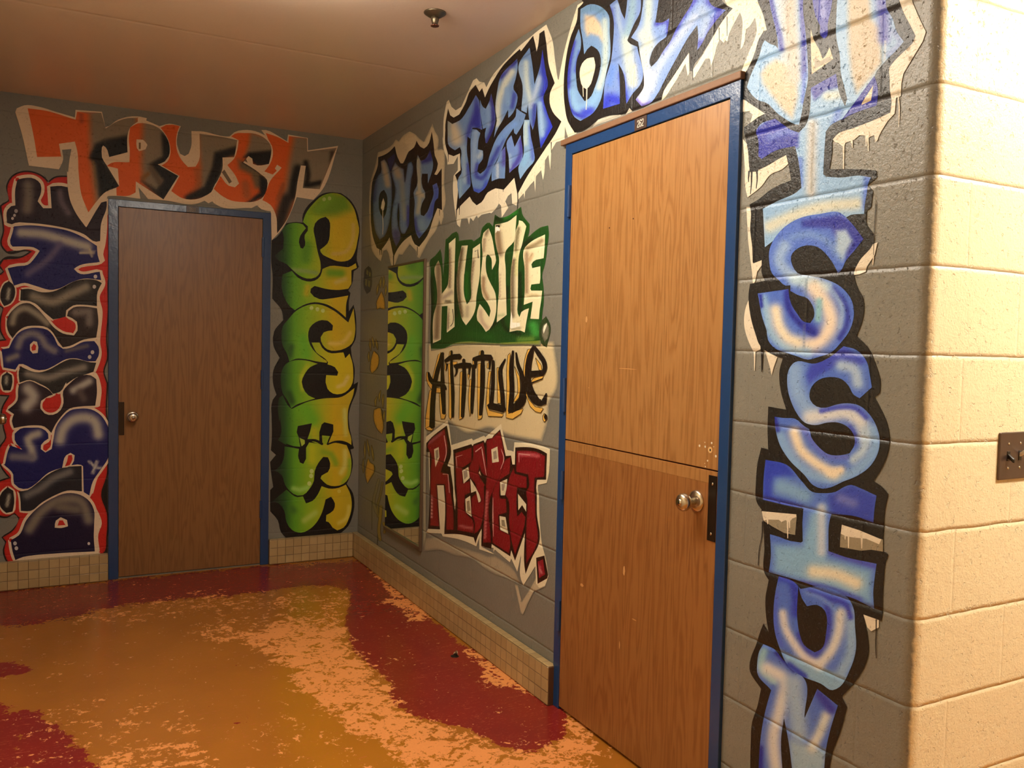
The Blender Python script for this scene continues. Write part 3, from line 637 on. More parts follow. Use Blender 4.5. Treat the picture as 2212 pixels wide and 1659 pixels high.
W.F(2.5,BLK,f("700,855 705,1115 690,1125 600,1110 520,1080 450,1050 440,960 380,880 400,830 560,838"),sm=False)
W.F(2.6,(140,132,112),f("395,930 658,920 645,1065 560,1050 470,1000 400,955"),sm=False)
W.F(2.7,WH,f("385,880 655,905 655,925 625,938 600,965 570,950 540,965 520,948 440,945 400,952"),sm=False)
W.K(2.7,WH,f("587,950 588,1090"),[4,1.8]); W.K(2.7,WH,f("430,940 432,980"),[4,1.8]); W.K(2.7,WH,f("603,950 603,1010"),[3,1.8])
W.F(2.5,BLK,f("930,900 1150,930 1330,1000 1330,1215 1000,1225 905,1190 905,1100 915,950"),sm=False)
W.F(2.6,(140,130,108),f("1000,1045 1150,1060 1330,1100 1330,1195 1240,1180 1160,1188 995,1160"),sm=False)
W.F(2.7,WH,f("1010,985 1150,1030 1318,1100 1300,1138 1200,1095 1100,1085 1040,1075 1002,1055"),sm=False)
W.K(2.7,WH,f("1062,1050 1062,1165"),[4,1.8]); W.K(2.7,WH,f("1165,1060 1165,1170"),[5,1.8]); W.K(2.7,WH,f("1036,1050 1036,1100"),[3,1.5])
W.part('letter','letter O')
W.F(3,MB,g("520,160 500,250 480,400 490,600 530,730 600,870 700,940 850,1000 940,1050 970,1040 1080,880 1120,750 1115,550 1100,400 1060,330 1000,290 850,240 690,260 665,230 600,180"),
 ('f',g("540,750 1080,960 960,1080 600,880 500,650"),16,(130,172,208)),('s',g("1080,450 1090,600 1080,760 1000,930"),26,(135,170,210)),
 ('s',g("520,170 610,190 650,300 650,450"),18,(40,58,180)),('s',g("760,280 900,330 1040,380 1080,480"),12,(50,62,180)),('s',g("900,400 910,560 870,700 800,790 740,740 680,620"),14,(48,62,175)),
 ('s',g("550,450 570,560 640,690 720,790 830,850"),18,(205,205,210)),('s',g("1000,450 985,600 930,740 840,850"),22,(205,208,208)),
 ('s',g("500,300 500,600 540,700"),10,(70,95,200)),('s',g("600,850 720,940"),12,(40,60,180)),('s',g("740,290 850,330 960,420"),9,(110,145,215),.8))
W.F(4,BLK,g("672,235 665,500 680,600 720,700 800,755 850,730 890,600 895,480 880,430 820,385 740,395 700,330"))
W.part('letter','letter N')
W.F(2,MB,g("400,690 470,720 560,820 680,920 710,950 720,1270 820,1040 980,1170 930,1330 890,1500 870,1720 630,1720 590,1420 560,1270 540,1400 550,1720 360,1720 365,1600 380,1400 430,1150 460,1050 350,910 350,850 370,740"),
 ('s',g("400,750 380,860 480,980"),18,(140,185,205)),('s',g("430,880 560,970 540,1150 480,1400 500,1700"),28,(208,210,212)),('s',g("640,1000 660,1200 680,1400"),40,(150,178,210)),
 ('f',g("600,1440 890,1520 870,1720 620,1720"),20,(150,180,205)),('s',g("890,1250 830,1400 780,1500"),22,(200,208,208)),('s',g("840,1080 930,1200"),20,(50,58,165)),('s',g("380,1500 375,1700"),10,DB),('s',g("500,760 640,900"),8,DB),('s',g("470,1020 450,1150"),8,MB))
h=crop(790,260,7.542); i=crop(790,420,7.542); j=crop(950,50,6.637); k=crop(950,250,6.637); l=crop(1200,0,5.531); m=crop(1400,0,5.531)
HW=(236,226,200); SB=(100,130,168); ND=(30,36,95)
W=Word('painted_word','small dim blue graffiti word ONE beside the corner, left of the word TEAM','graffiti word','right')
W.part('white_halo','white halo with drips')
W.F(0,(205,190,158),h("60,1659 60,1200 80,1000 160,720 200,520 330,470 440,390 490,310 540,340 620,240 720,180 800,220 880,300 950,350 1000,250 1090,50 1130,180 1180,260 1175,480 1230,470 1290,490 1290,720 1280,1000 1290,1400 1260,1480")+i("1270,300 1230,500 1200,430 1150,580 1050,720 880,1040 840,1020 830,930 720,810 600,980 540,980 470,1160 440,1200 400,1100 370,950 340,900 290,920 250,1090 210,1060 110,920 80,700 60,400"),('e',3,(150,140,118),.6),corner=35)
W.part('black_outline','black outline')
W.F(1,BLK,h("85,1659 90,1200 110,1000 200,720 205,600 290,570 400,500 475,420 520,600 570,700 610,700 650,620 700,510 790,440 830,330 890,430 950,460 1000,420 1080,180 1110,400 1130,580 1180,710 1160,800 1120,880 1160,890 1240,780 1240,1100 1245,1460 1170,1430 1110,1580")+i("1000,680 870,855 800,810 740,665 640,740 520,890 455,1020 420,850 390,700 340,790 250,910 180,870 120,700 85,450"),corner=40)
W.K(1,BLK,i("232,900 235,985"),[2,1]);W.K(1,BLK,i("262,900 262,985"),[2,1]);W.K(1,BLK,i("845,850 845,990"),[1.5,1]);W.K(1,BLK,i("1205,250 1205,345"),[1.5,.8]);W.K(1,BLK,i("455,1000 455,1180"),[2.5,1.5])
W.K(4,HW,h("1120,870 1160,800")+i("1175,-380"),[3,1]) if 0 else None
W.part('letter','letter O')
W.F(2,SB,h("245,670 310,630 350,700 410,880 430,1100 430,1300 410,1500")+i("425,180 400,400 360,560 300,690 230,740 170,640 130,450 120,150")+h("120,1300 150,1050 200,900 245,850"),('e',4,(50,66,100)),('s',h("290,700 330,880 360,1050"),12,(196,178,148)),('s',h("160,900 140,1300"),9,ND,.6))
W.F(3,BLK,h("255,1160 300,1130 340,1200 350,1400 330,1520 290,1600 240,1520 215,1350 230,1200"))
W.F(4,HW,h("290,1265 315,1350 300,1450 280,1480 250,1430 265,1330"),sm=False); W.K(4,HW,h("281,1450 280,1600")+i("285,500 278,650"),[1.3,1])
W.F(2,ND,h("350,640 470,540 485,600 440,740 405,830"),sm=False)
W.part('letter','letter N')
W.F(2,SB,h("420,860 480,680 560,770 620,790 630,900 640,1000 690,700 740,670 760,700 740,1000 720,1300 710,1600")+i("710,300 700,520 640,640 590,640 570,600 550,300 540,150 520,300 530,500 570,700 500,850 440,700 420,450 440,200")+h("480,1090 450,980"),('e',3,(50,64,104)),('s',h("500,800 540,900"),16,(170,155,132)),('s',h("590,1000 610,1300 640,1600"),10,(140,145,140)),('s',i("500,620 510,800"),14,(60,60,120)),('s',i("700,200 690,500"),7,(50,60,150)))
W.part('letter','letter E')
W.F(2,SB,h("850,560 900,660 960,640 1050,480 1100,740 1060,900 1015,1030 1015,870 920,870 910,950 930,1100 970,1170 970,1260 920,1350 895,1450 900,1540 950,1560 1000,1500 1060,1350 1110,1200 1090,1060 1160,1020 1190,1120 1180,1270 1160,1280 1110,1450 1090,1560")+i("1100,350 1000,560 920,660 870,720 830,650 800,500 790,300 800,100")+h("790,1260 780,1180 830,1080 830,700"),
 ('s',h("1050,500 1060,620 920,660"),12,(38,48,130)),('s',h("860,620 870,1000 880,1300")+i("850,300"),9,(176,172,150)),('s',h("850,1190 950,1230"),10,(190,176,148)),('s',h("1130,1050 1160,1150 1120,1350")+i("1040,350"),12,(62,82,170)),('s',i("800,400 850,620 900,680"),8,(40,54,140)),('s',i("900,450 930,550"),14,(120,150,175)))
W=Word('painted_word','blue graffiti word TEAM with jagged tips under the ceiling line','graffiti word','right')
W.part('white_halo','white halo with drips')
W.F(0,HW,j("50,1659 60,1350 100,1130 130,1100 170,1200 230,1250 310,1200 400,1000 480,820 530,790 570,840 640,850 670,920 760,750 850,640 1000,480 1130,340 1300,200 1420,100 1530,20 1620,260 1650,500 1690,800 1800,900 1800,1300")
 +k("1790,340 1670,380 1600,500 1585,780 1560,560 1510,640 1495,860 1480,920 1455,780 1380,870 1370,1100 1355,930 1300,990 1225,1090 1215,1190 1205,1110 1120,1210 1100,1290 1040,1260 1030,1110 980,1150 940,1230 985,1320 930,1400 890,1460 880,1290 850,1260 800,1340 740,1400 720,1390 600,1420 550,1470 530,1430 480,1510 440,1460 420,1560 400,1470 310,1480 290,1600 250,1560 210,1300 190,1000 200,860 260,780 260,580 200,690 110,700 110,640 60,490 40,300"),corner=20)
W.part('black_outline','black outline')
W.F(1,BLK,j("100,1659 80,1500 120,1220 150,1320 200,1355 280,1310 380,1120 420,1000 515,885 570,985 610,930 650,1065 700,950 790,790 900,620 1030,480 1150,370 1165,405 1340,180 1370,300 1390,410 1410,330 1430,150 1500,100 1530,300 1570,620 1650,860 1590,980 1590,1200 1620,1270 1745,1410")
 +k("1680,220 1490,510 1250,880 1115,1130 1070,890 920,1060 800,1040 690,1100 600,1240 530,1285 470,1230 430,1160 300,1290 240,1360 240,900 220,850 300,780 290,540 200,580 120,550 80,400 80,200"),corner=30)
W.K(1,BLK,k("1120,1100 1120,1250 1105,1430"),[2,1.2]);W.K(1,BLK,k("240,1340 240,1480"),[2,1]);W.K(1,BLK,k("1600,380 1600,530"),[2,1]);W.K(1,BLK,k("285,1290 282,1420"),[1.5,1]);W.K(1,BLK,k("910,1040 912,1090"),[2,1]);W.K(1,BLK,k("123,540 123,660"),[1.5,1])
TB=(104,138,190);TD=(40,48,150)
W.part('letter','letter T')
W.F(2,TB,j("115,1400 180,1445 280,1400 420,1210 520,1030 560,1100 580,1250 610,1530 540,1500 470,1500 440,1659")+k("400,300 390,500 420,720 440,900 440,1010 380,1080 280,1195 275,880 310,830 300,650 310,500 290,450 220,495 140,440 115,250"),
 ('f',j("520,1050 590,1250 600,1540 470,1480 400,1700 380,1600 420,1450 480,1280"),14,TD),('s',k("180,160 220,250 240,350"),26,(205,192,165)),('s',j("130,1420 130,1600"),10,(150,160,160)),('s',k("340,450 345,700 360,950"),8,(150,175,200)),('s',k("410,700 420,960"),8,TD,.7),('s',k("300,900 300,1150"),8,(140,175,205)))
W.part('letter','letter E')
W.F(2,TB,k("470,190 530,200 585,250 560,330 545,480 620,500 620,620 560,700 540,800 580,835 640,790 720,560 830,300 960,140 1090,10")+j("1100,1220 1150,1260 1235,1310 1190,1450 1100,1600")+k("1070,250 1060,180 960,330 880,520 780,720 720,880 640,1050 560,1110 490,1080 460,950 445,600 450,300"),
 ('s',k("520,240 500,450 490,650 500,800"),9,(140,165,200)),('s',k("560,590 600,530"),9,(175,190,205)),('s',k("700,750 800,560 900,350"),9,TD,.75),('s',k("540,700 540,880 600,900 680,800"),9,TD,.8),('s',k("490,1070 600,1090 680,950"),9,(50,75,190)),('s',k("840,400 950,230 1080,120"),10,(110,150,215)))
W.F(2,TB,j("580,1100 620,1200 660,1230 720,1100 740,1010 770,1150 800,1400 760,1550 680,1720 660,1720 650,1580 670,1497 620,1517 600,1387 585,1300"),('s',j("740,1050 770,1350 740,1560 680,1700"),10,(40,44,130)),('s',j("700,1200 700,1450"),9,(120,150,195)))
W.part('letter','letter A')
W.F(2,TB,j("860,800 1110,510 1120,580 1090,800 1060,950 1110,1020 1100,1170 1050,1290 985,1360 980,1240 900,1400 840,1500 780,1640 800,1500 820,1400 800,1250 830,950"),
 ('s',j("1100,540 960,700 880,780"),8,TD),('s',j("1040,700 920,900 850,1100 830,1450"),14,(200,206,196)),('s',j("1080,1000 1040,1200"),9,TD,.8),('s',j("960,950 980,1150"),9,(120,155,200)))
W.F(2,(110,145,200),k("940,440 945,620 935,900 850,900 745,940 750,800 830,640 880,520"),('s',k("930,480 920,700"),9,(80,80,170)),('s',k("830,700 830,880"),6,(180,195,215)))
W.F(2,(112,145,210),k("970,360 1030,280 1075,450 1160,280 1190,500 1190,610 1000,820 990,600"),('s',k("1150,330 1170,500 1100,680 1010,780"),9,(70,66,165)),('s',k("1010,560 1010,740"),6,(150,180,220)))
W.part('letter','letter M')
W.F(2,TB,j("1130,620 1290,350 1330,600 1360,880 1440,620 1475,385 1520,700 1550,900 1490,1050 1530,1250 1620,1487 1450,1797 1415,1500 1395,1150 1360,1450 1335,1530 1290,1400 1265,1160 1250,1290 1170,1250 1190,900"),
 ('s',j("1180,620 1210,900 1220,1200"),20,(140,170,205)),('s',j("1240,560 1250,850 1310,1150"),10,(190,205,205)),('s',j("1310,1200 1440,780"),9,(165,185,215)),('s',j("1475,420 1500,700 1530,880 1490,1020"),16,(40,52,175)),('s',j("1500,1120 1600,1480 1460,1760"),16,(40,55,200)),('s',j("1440,1150 1470,1600"),9,(150,185,225)),('s',j("1360,1180 1350,1480"),9,TD,.8))
W.F(2.2,(130,170,215),k("1215,60 1290,60 1310,300 1350,500 1360,640 1260,760 1155,910 1130,740 1195,600 1200,300 1200,150"),('s',k("1240,100 1230,400"),9,(185,210,215)),('s',k("1300,150 1340,620"),8,(85,110,200)),('s',k("1250,560 1200,700"),9,(130,180,225)))
W=Word('painted_word','large blue graffiti word ONE above door 262','graffiti word','right')
W.part('white_halo','white halo with drips')
W.F(0,HW,l("-10,740 35,980 100,640 190,300 265,60 330,20 300,200 200,600 130,900 130,1300 180,1480 255,1595 150,1640 110,1500 90,1510 60,1640 0,1700 -120,1600 -60,900"),corner=25)
W.F(0,HW,m("165,1200 180,1100 300,920 490,625 495,870 475,910 450,760 350,940 210,1160"),sm=False)
W.F(0,HW,m("540,830 640,680 800,400 900,240 1010,100 940,60 880,-100 1310,-100 1420,360 1380,370 1300,560 1200,850 1130,1010 1110,900 1130,820 1200,640 1300,340 1280,210 1210,320 1160,360 1130,560 1105,595 1125,400 1120,200 1100,150 1040,260 960,440 950,500 925,480 905,512 860,470 820,560 800,650 755,790 740,700 690,700 560,920 540,930"),corner=30)
W.K(0,HW,m("1160,360 1150,500"),[4,1.5])
W.F(.5,(205,200,185),l("440,1520 510,1430 650,1385 780,1370 790,1385 640,1440 500,1490"),('a',.8),sm=False);W.F(.5,(215,205,185),l("845,1365 885,1290 920,1330"),('a',.8),sm=False)
W.part('black_outline','black outline')
W.F(1,BLK,l("300,-150 340,30 270,100 260,230 180,450 120,750 100,1000 110,1250 150,1450 230,1585 290,1580 430,1500 510,1430 650,1380 780,1370 840,1360 885,1290 920,1330 1100,1262")+m("0,1258 160,1190 200,1060 300,910 490,630 500,850 540,850 540,800 620,680 800,400 900,230 1015,100 930,60 880,0 850,-150"),corner=40)
W.K(1,BLK,m("850,330 852,480"),[2,1.2]);W.K(1,BLK,m("945,200 945,430"),[2,1.2]);W.K(1,BLK,m("535,830 537,960"),[2,1.2])
W.part('letter','letter O with a white centre')
W.F(2,(112,150,200),l("280,345 305,450 300,590 260,700 250,950 270,1080 350,1210 400,1180 480,1020 530,850 545,700 500,590 430,545 380,590 345,650 330,500 300,300 300,110 420,50 560,90 620,150 650,400 650,700 620,820 570,1080 540,1200 450,1350 300,1445 230,1400 170,1250 145,1050 150,850 190,620 240,450"),
 ('s',l("310,130 450,90 590,140"),14,(100,140,180)),('f',l("350,180 460,190 530,270 580,380 600,520 560,500 520,430 420,400 380,430 350,350"),12,(220,196,165)),('s',l("590,250 600,600 580,850 520,1050"),13,(186,206,206)),('s',l("220,500 165,800 160,1100 220,1350 350,1400"),9,(44,52,175)),('s',l("200,1100 260,1280 400,1270 490,1130"),16,(130,175,220)),('s',l("290,620 240,850"),7,(60,80,190)),('s',l("350,1350 420,1330"),18,(55,70,200)))
W.F(2.5,BLK,l("345,650 380,590 430,545 500,590 545,700 530,850 480,1020 400,1180 350,1210 270,1080 250,950 260,700"))
W.F(3,HW,l("460,685 478,780 455,900 400,1040 370,1065 330,1040 300,960 290,870 320,760 380,700"));W.K(3,HW,l("378,1040 374,1190 368,1310"),[2.5,1.5]);W.K(3,HW,l("330,1030 335,1155"),[2,1.2])
W.part('letter','letter N')
W.F(2,(112,142,205),l("650,60 690,200 690,500 660,750 600,950 570,1300 770,1240 770,1000 755,760 790,820 850,1240 930,1110 1010,1020 1030,980 980,560 870,500 860,480 960,250 1000,180 1015,-150 870,-150 850,100 830,230 790,150 760,50 740,-10"),
 ('s',l("740,60 770,300 800,420"),9,(150,175,210)),('s',l("930,-50 900,250 840,450"),16,(135,170,195)),('s',l("850,500 890,800 920,980"),24,(190,205,200)),('s',l("930,800 925,990"),12,(215,208,190)),('s',l("600,1280 640,1180 760,1220"),24,(42,58,195)),('s',l("790,900 840,1200"),12,(42,58,195)),('s',l("690,800 650,1000"),12,(95,135,215)),('s',l("660,120 680,300"),8,(50,60,160)))
W.part('letter','letter E with a long upswept arm')
W.F(2,(118,150,212),l("1060,-150 1040,100 1000,290 905,450 990,500 1010,640 1060,960 1060,1020 960,1190 1030,1270 1120,1240 1250,1080")+m("130,1100 230,900 350,680 480,450 590,300 600,400 590,600 640,530 720,380 900,150 930,120 850,100 760,60 720,-20 700,-150 560,-150 540,0 420,210 330,360 270,490 190,600 110,730 40,800 20,760 30,680 70,580 150,490 220,440 240,340 255,220 170,270 90,270 110,130 150,-150"),
 ('s',l("1120,-100 1110,200 1090,420"),18,(185,205,205)),('s',l("1060,430 1110,500 1050,650 1060,850"),28,(200,212,205)),('s',m("560,0 400,230 290,480 180,640"),11,(50,60,180)),('s',m("740,20 860,120 740,330 620,520"),18,(42,50,170)),('s',m("640,120 690,250 640,420"),22,(140,165,205)),('s',m("560,200 330,500 100,860")+l("1150,1050"),18,(165,185,220)),('s',l("1110,900 1060,1120 1030,1200"),24,(205,210,225)),('s',l("970,1190 1030,1260 1130,1230"),8,(110,100,190)),('s',m("100,290 240,250 240,400"),8,(45,55,175)))
n=crop(910,450,9.76); o=crop(1040,440,9.76); p=crop(910,590,9.76); q=crop(1040,590,9.76)
W=Word('painted_word','cream graffiti word HUSTLE. with green outline, uppermost of the three words beside the mirror','graffiti word','right')
CM=(238,230,190); BR=(132,112,88); GN=(26,72,26); DG=(20,38,18)
W.part('green_outline','dark green spray outline and shadow')
W.F(0,(120,140,50),p("210,1500 210,1640 450,1600 700,1530 1000,1510 1659,1520")+q("400,1540 1000,1530 1250,1540 1300,1400 1000,1300 400,1300")+p("1000,1300"),('fade',7))
W.F(1,GN,n("200,1250 180,1160 200,1080 300,1000 410,860 435,1000 470,1430 505,900 520,660 560,630 660,530 750,490 785,540 800,690 850,680 1000,660 1080,660 1110,700 1250,600 1300,400 1400,305 1450,305 1530,400")
 +o("250,480 290,230 400,300 500,285 740,140 840,70 860,200 1020,430 1010,600 985,710 1280,490 1410,460 1425,600 1390,930 1340,1290 1310,1400")+q("1290,0 1310,260 1320,560 1285,900 1270,1200 1240,1420 1000,1440 800,1450 400,1470")+p("1659,1480 1300,1460 1000,1440 700,1480 500,1580 210,1590 200,1400 215,700 200,100"),
 ('e',2.5,(46,100,40),.6),('s',p("1000,1300 1500,1350"),14,(30,84,30)),('s',q("1100,1100 1150,1250"),20,(60,145,60)),('s',q("1080,1380 800,1400"),10,(90,130,50)),('s',o("560,1100 560,1600"),12,(30,70,28)),('s',o("500,300 740,180"),7,(40,120,40)),('s',p("220,100 230,1500"),9,DG),('s',p("740,0 740,900"),8,DG),('s',q("820,0 830,800"),7,DG),('s',q("560,300 560,1200 800,1280"),7,DG),('s',q("200,1150 330,1040"),8,DG),('s',o("290,300 400,340"),9,DG),('s',p("960,0 960,500"),8,(30,100,30)),('s',o("860,900 1050,750"),8,DG),corner=35)
def let(nm,pts,*st): W.part('letter',nm); W.F(2,CM,pts,*st)
let('letter H',n("290,1250 370,1100 420,1250")+p("430,0 440,440 570,240")+n("580,1500 590,740 730,620 705,1500")+p("700,400 710,1130 545,1255 560,690 440,700 420,1400 250,1480 275,850 330,650 320,200")+n("310,1500"),('s',p("370,-200 370,400 350,900 330,1350"),13,BR),('s',n("600,850 610,1300")+p("600,300"),6,BR),('s',p("480,520 640,400"),8,(176,160,140)),('s',p("520,600 620,600"),5,(90,80,60)),('s',p("570,750 570,1150"),4,BR))
W.K(3,BLK,p("670,760 685,980 675,1050 625,1120"),1.4)
let('letter U',n("860,790 990,780 960,1000 915,1400")+p("910,0 920,500 970,660 1020,600 1050,200")+n("1050,1500 1080,1100 1095,850 1250,740 1250,1000 1230,1500")+p("1220,200 1170,500 1150,750 1100,890 950,1100 880,1000 800,700 760,400 750,0")+n("760,1500 800,1050"),('s',n("860,850 820,1200")+p("790,0 800,500 850,900"),9,(96,80,56)),('s',n("1110,1100")+p("1060,100 1030,560"),6,BR),('s',p("980,720 970,900"),8,(190,178,146)))
W.K(3,(50,48,30),n("1140,910 1200,870 1210,1050"),1.6)
let('letter S',n("1430,420 1480,550 1560,950 1585,1100 1500,1300 1450,1000 1410,970 1375,1020 1365,1150 1380,1350 1500,1659")+p("1460,200 1570,430 1590,600 1570,900 1500,1100 1440,1190 1370,1240 1280,1100 1190,1000 1190,800 1240,650 1300,720 1440,930 1470,800 1400,620 1310,500 1270,300 1260,0")+n("1260,1400 1300,1000 1290,650 1320,520"),('s',n("1420,450 1370,560"),6,BR),('s',n("1340,650 1320,900"),7,(170,150,120)),('s',p("1320,100 1330,380 1400,520"),8,(160,130,98)),('s',p("1260,800 1300,1050 1400,1150"),8,(200,178,150)))
let('letter T with a white glint',o("300,440 400,420 560,380 750,240 730,500 690,800 530,980 520,1400")+q("520,0 530,550 540,880 330,1040 350,700 375,400 370,0")+o("370,1400 380,1150 330,950 290,700"),('s',o("350,620 380,900 400,1050"),14,(140,118,90)),('s',o("340,430 390,440"),6,(90,84,60)),('s',q("390,0 390,500"),3,(170,140,110)),('s',q("360,900 480,880"),6,(190,196,150)))
W.F(3,(30,28,18),o("310,450 395,455 400,500 310,490"),sm=False);W.F(3,(250,250,240),o("300,500 345,480 405,540 385,580 345,570 305,625"),sm=False)
let('letter L',o("800,350 870,370 955,480 900,700 860,880 820,1000 780,1400")+q("780,0 775,600 775,850 810,930 850,820 1010,740 960,1000 920,1250 830,1210 600,1240 620,900 620,500 625,0")+o("640,1300 680,1050 700,800 740,550 790,430"),('s',o("790,520 750,750 730,1000"),7,(120,112,80)),('s',o("690,1200")+q("660,0 660,500 660,900"),10,(112,98,76)),('s',o("740,1500 760,1000"),5,(214,214,150)),('s',q("620,1180 820,1160"),5,(170,160,130)))
W.F(3,(252,250,235),q("635,800 655,900 660,1040 825,1050 820,1120 640,1170 615,1150"),sm=False)
let('letter E',o("930,920 1060,800 1350,650 1340,920 1320,1150 1100,1220 1060,1280 1080,1360 1250,1320 1240,1659")+q("1235,220 1060,240 1040,330 1060,370 1290,370 1270,560 1240,750 1220,970 1040,960 1090,600 900,670 920,400 920,0")+o("920,1400"),('s',o("980,930 1150,860 1280,780"),9,(150,134,98)),('s',o("960,1050 960,1500")+q("960,400"),8,(160,134,104)),('s',o("1080,1060 1020,1200"),6,(190,160,120)),('s',q("1010,470 1180,470"),6,(216,200,150)))
W.part('full_stop','grey oval full stop in a green ring')
W.F(2,(44,64,34),q("1370,910 1450,1060 1465,1200 1420,1400 1385,1560 1310,1530 1240,1400 1225,1200 1280,1000"))
W.F(3,(118,116,98),q("1385,1040 1430,1130 1435,1230 1410,1380 1340,1445 1285,1340 1280,1200 1310,1090"),('e',2,(80,80,64)))
W.F(4,(245,240,220),q("1390,1050 1385,1110 1320,1280 1308,1200 1330,1110"),sm=False)
r=crop(910,740,8.73); t=crop(1040,740,8.73)
YE=(226,178,82); OB=(26,16,12)
W=Word('painted_word','black and yellow lettering ATTITUDE. on a cream ground between two larger words','graffiti word','right')
W.part('cream_background','cream sprayed background patch')
bg=[(921,740),(1000,738),(1199,736),(1200,850),(1190,866),(1186,905),(1172,955),(1100,942),(1056,926),(1010,938),(970,912),(921,940),(920,850)]
W.F(0.6,(206,190,150),bg,('fade',9))
def Y(pts,z=2,c=YE):
    W.F(z,c,pts,sm=False); W.K(z+.05,OB,pts+[pts[0]],1.1,corner=20)
def B(pts,w,z=3): W.K(z,OB,pts,[x/8.73 for x in w] if isinstance(w,list) else w/8.73)
W.part('letter','letter A')
Y(r("330,230 385,180 240,700 215,690")); Y(r("110,560 150,560 240,800 215,905 130,780 100,640")); Y(r("165,900 215,890 165,1580 85,1625 90,1450")); Y(r("300,850 385,860 385,945 290,940")); Y(r("350,950 395,960 410,1340 480,1350 450,1440 385,1440 365,1300")); Y(r("85,1625 165,1580 250,1600 215,1659 150,1659"))
B(r("420,200 330,480 270,750 235,1050 215,1590"),[60,80,90,95,105]); B(r("415,200 410,500 420,900 445,1340"),[50,65,95,60]); B(r("150,565 185,690 270,770 420,800 475,880"),[36,80,110,100,50])
W.part('letter','first letter T')
Y(r("515,400 560,400 575,900 585,1400 560,1450 530,1400 530,900")); Y(r("545,170 590,140 570,240 535,260")); Y(r("600,360 690,360 680,420 600,420")); Y(r("460,340 500,480 480,540 455,500"))
B(r("465,350 580,280 745,265"),[60,100,110]); B(r("585,160 585,500 605,900 605,1400"),[40,60,66,50]); B(r("500,400 480,520"),[30,14])
W.part('letter','second letter T')
Y(r("745,560 790,540 780,860 770,1400 800,1420 725,1455 735,860")); Y(r("880,590 930,600 900,700"))
B(r("650,450 800,430 950,430"),[80,110,90]); B(r("815,320 825,700 805,1100 790,1400"),[60,80,80,60]); B(r("680,450 670,590 640,640"),[60,40,14]); B(r("925,450 915,600"),[50,30])
W.part('letter','letter I')
Y(r("925,700 960,690 950,900 940,1360 925,1395 900,1100"))
B(r("1000,430 995,700 980,1000 970,1330"),[60,70,66,40])
W.part('letter','third letter T')
Y(r("1080,400 1135,390 1125,900 1105,1370 1165,1370 1150,1430 1080,1455 1070,900")); Y(r("1110,170 1140,150 1130,240 1100,240")); Y(r("1260,390 1290,380 1290,480 1250,480")); Y(r("985,320 1020,290 1020,420 985,420"))
B(r("1000,320 1160,280 1330,290"),[80,110,120]); B(r("1165,160 1175,500 1160,1000 1135,1360"),[60,80,80,60]); B(r("1040,330 1035,470"),[70,40]); B(r("1310,340 1300,500"),[50,30])
W.part('letter','letter U')
Y(t("150,540 195,540 165,900 165,1280 430,1350 400,1400 140,1390 105,1250 115,900")); Y(t("305,470 345,470 335,700 380,900 375,1145 315,1145 310,800"))
B(t("235,345 232,700 200,1180"),[56,70,70]); B(t("165,1190 300,1220 440,1260"),[130,130,130]); B(t("465,310 375,500 385,750 410,1000 430,1290"),[26,80,80,80,70])
W.part('letter','letter D')
Y(t("510,240 560,190 540,500 550,900 520,1340 800,1240 760,1340 600,1445 475,1415 490,900 490,500")); Y(t("630,430 735,640 745,900 720,1040 650,1120 620,1100 700,950 690,700"))
B(t("610,160 580,500 590,900 555,1300"),[40,90,90,80]); B(t("670,190 700,400 775,600 810,900 760,1130 560,1270"),[30,70,90,100,150,140])
W.part('letter','rounded letter E')
Y(t("890,130 955,115 870,420 850,560 860,900 900,1060 1030,1210 1180,1240 1130,1325 1030,1300 930,1200 860,1000 805,550 840,280")); Y(t("1030,280 1140,420 1155,520 1100,515")); Y(t("960,720 1000,670 1190,620 1160,680 970,760"))
B(t("1000,60 935,250 895,500 905,800 990,1020 1100,1130 1190,1130 1240,960"),[40,110,115,110,140,160,120,26]); B(t("1010,80 1110,230 1200,380 1205,520 1150,620"),[60,90,90,80,60]); B(t("900,600 1180,570"),[130,100]); B(t("960,760 1170,680"),[24,18])
W.part('full_stop','small black full stop edged in yellow')
Y(t("1200,1330 1170,1390 1175,1460 1205,1500 1245,1440")); W.F(3,OB,t("1215,1335 1255,1370 1255,1430 1215,1460 1195,1400"))
u=crop(910,900,9.76); v=crop(1040,900,9.76); w=crop(910,1040,9.76); x=crop(1040,1060,6.145)
W=Word('painted_word','dark red graffiti word RESPECT. with white edge, lowest of the three words','graffiti word','right')
RD=(128,16,28); RB=(40,16,12); HL=(226,216,186); PK=(214,160,156)
W.part('white_halo','white and pale grey halo with a V drip below')
W.F(0,(176,164,138),w("50,1190 300,1170 700,1330 1200,1480 1500,1570")+x("180,850 440,1050 540,1260 300,1150 180,1110 0,1000")+w("1100,1640 700,1560 400,1450 60,1480"),('fade',5),('a',.75))
W.F(0,(186,174,148),x("440,1240 490,1250 540,1460 640,1310 740,1120 860,1270 700,1340 620,1500 555,1650 525,1630"),('fade',1.5),sm=False)
W.F(.7,HL,u("90,560 100,430 560,80 590,200 640,600 1070,460 1100,500 1330,400 1370,440")+v("100,420 420,150 480,430 550,700 640,720 685,740 700,540 900,550 1200,590 1450,680 1450,800 1400,1330 1380,1400 1200,1440 1200,1659")+x("765,0 790,560 810,720 850,870 895,1130 850,1260 770,1290 730,1230 720,1000 640,1130 560,1255 530,1180 528,850 480,1075 400,900 380,950 180,780 160,830 0,740")+w("1530,1400 1530,1530 1230,1430 1230,1160 1170,1370 1000,1290 760,1210 460,1160 430,1100 100,1080 150,1000 190,300")+u("180,1500 160,750 110,700"),corner=25)
W.F(.1,(172,170,146),[(914,568),(929,564),(926,760),(925,905),(921,1000),(921,1165),(914,1186)],('e',2,(120,116,98)),sm=False)
W.part('dark_outline','dark brown outline')
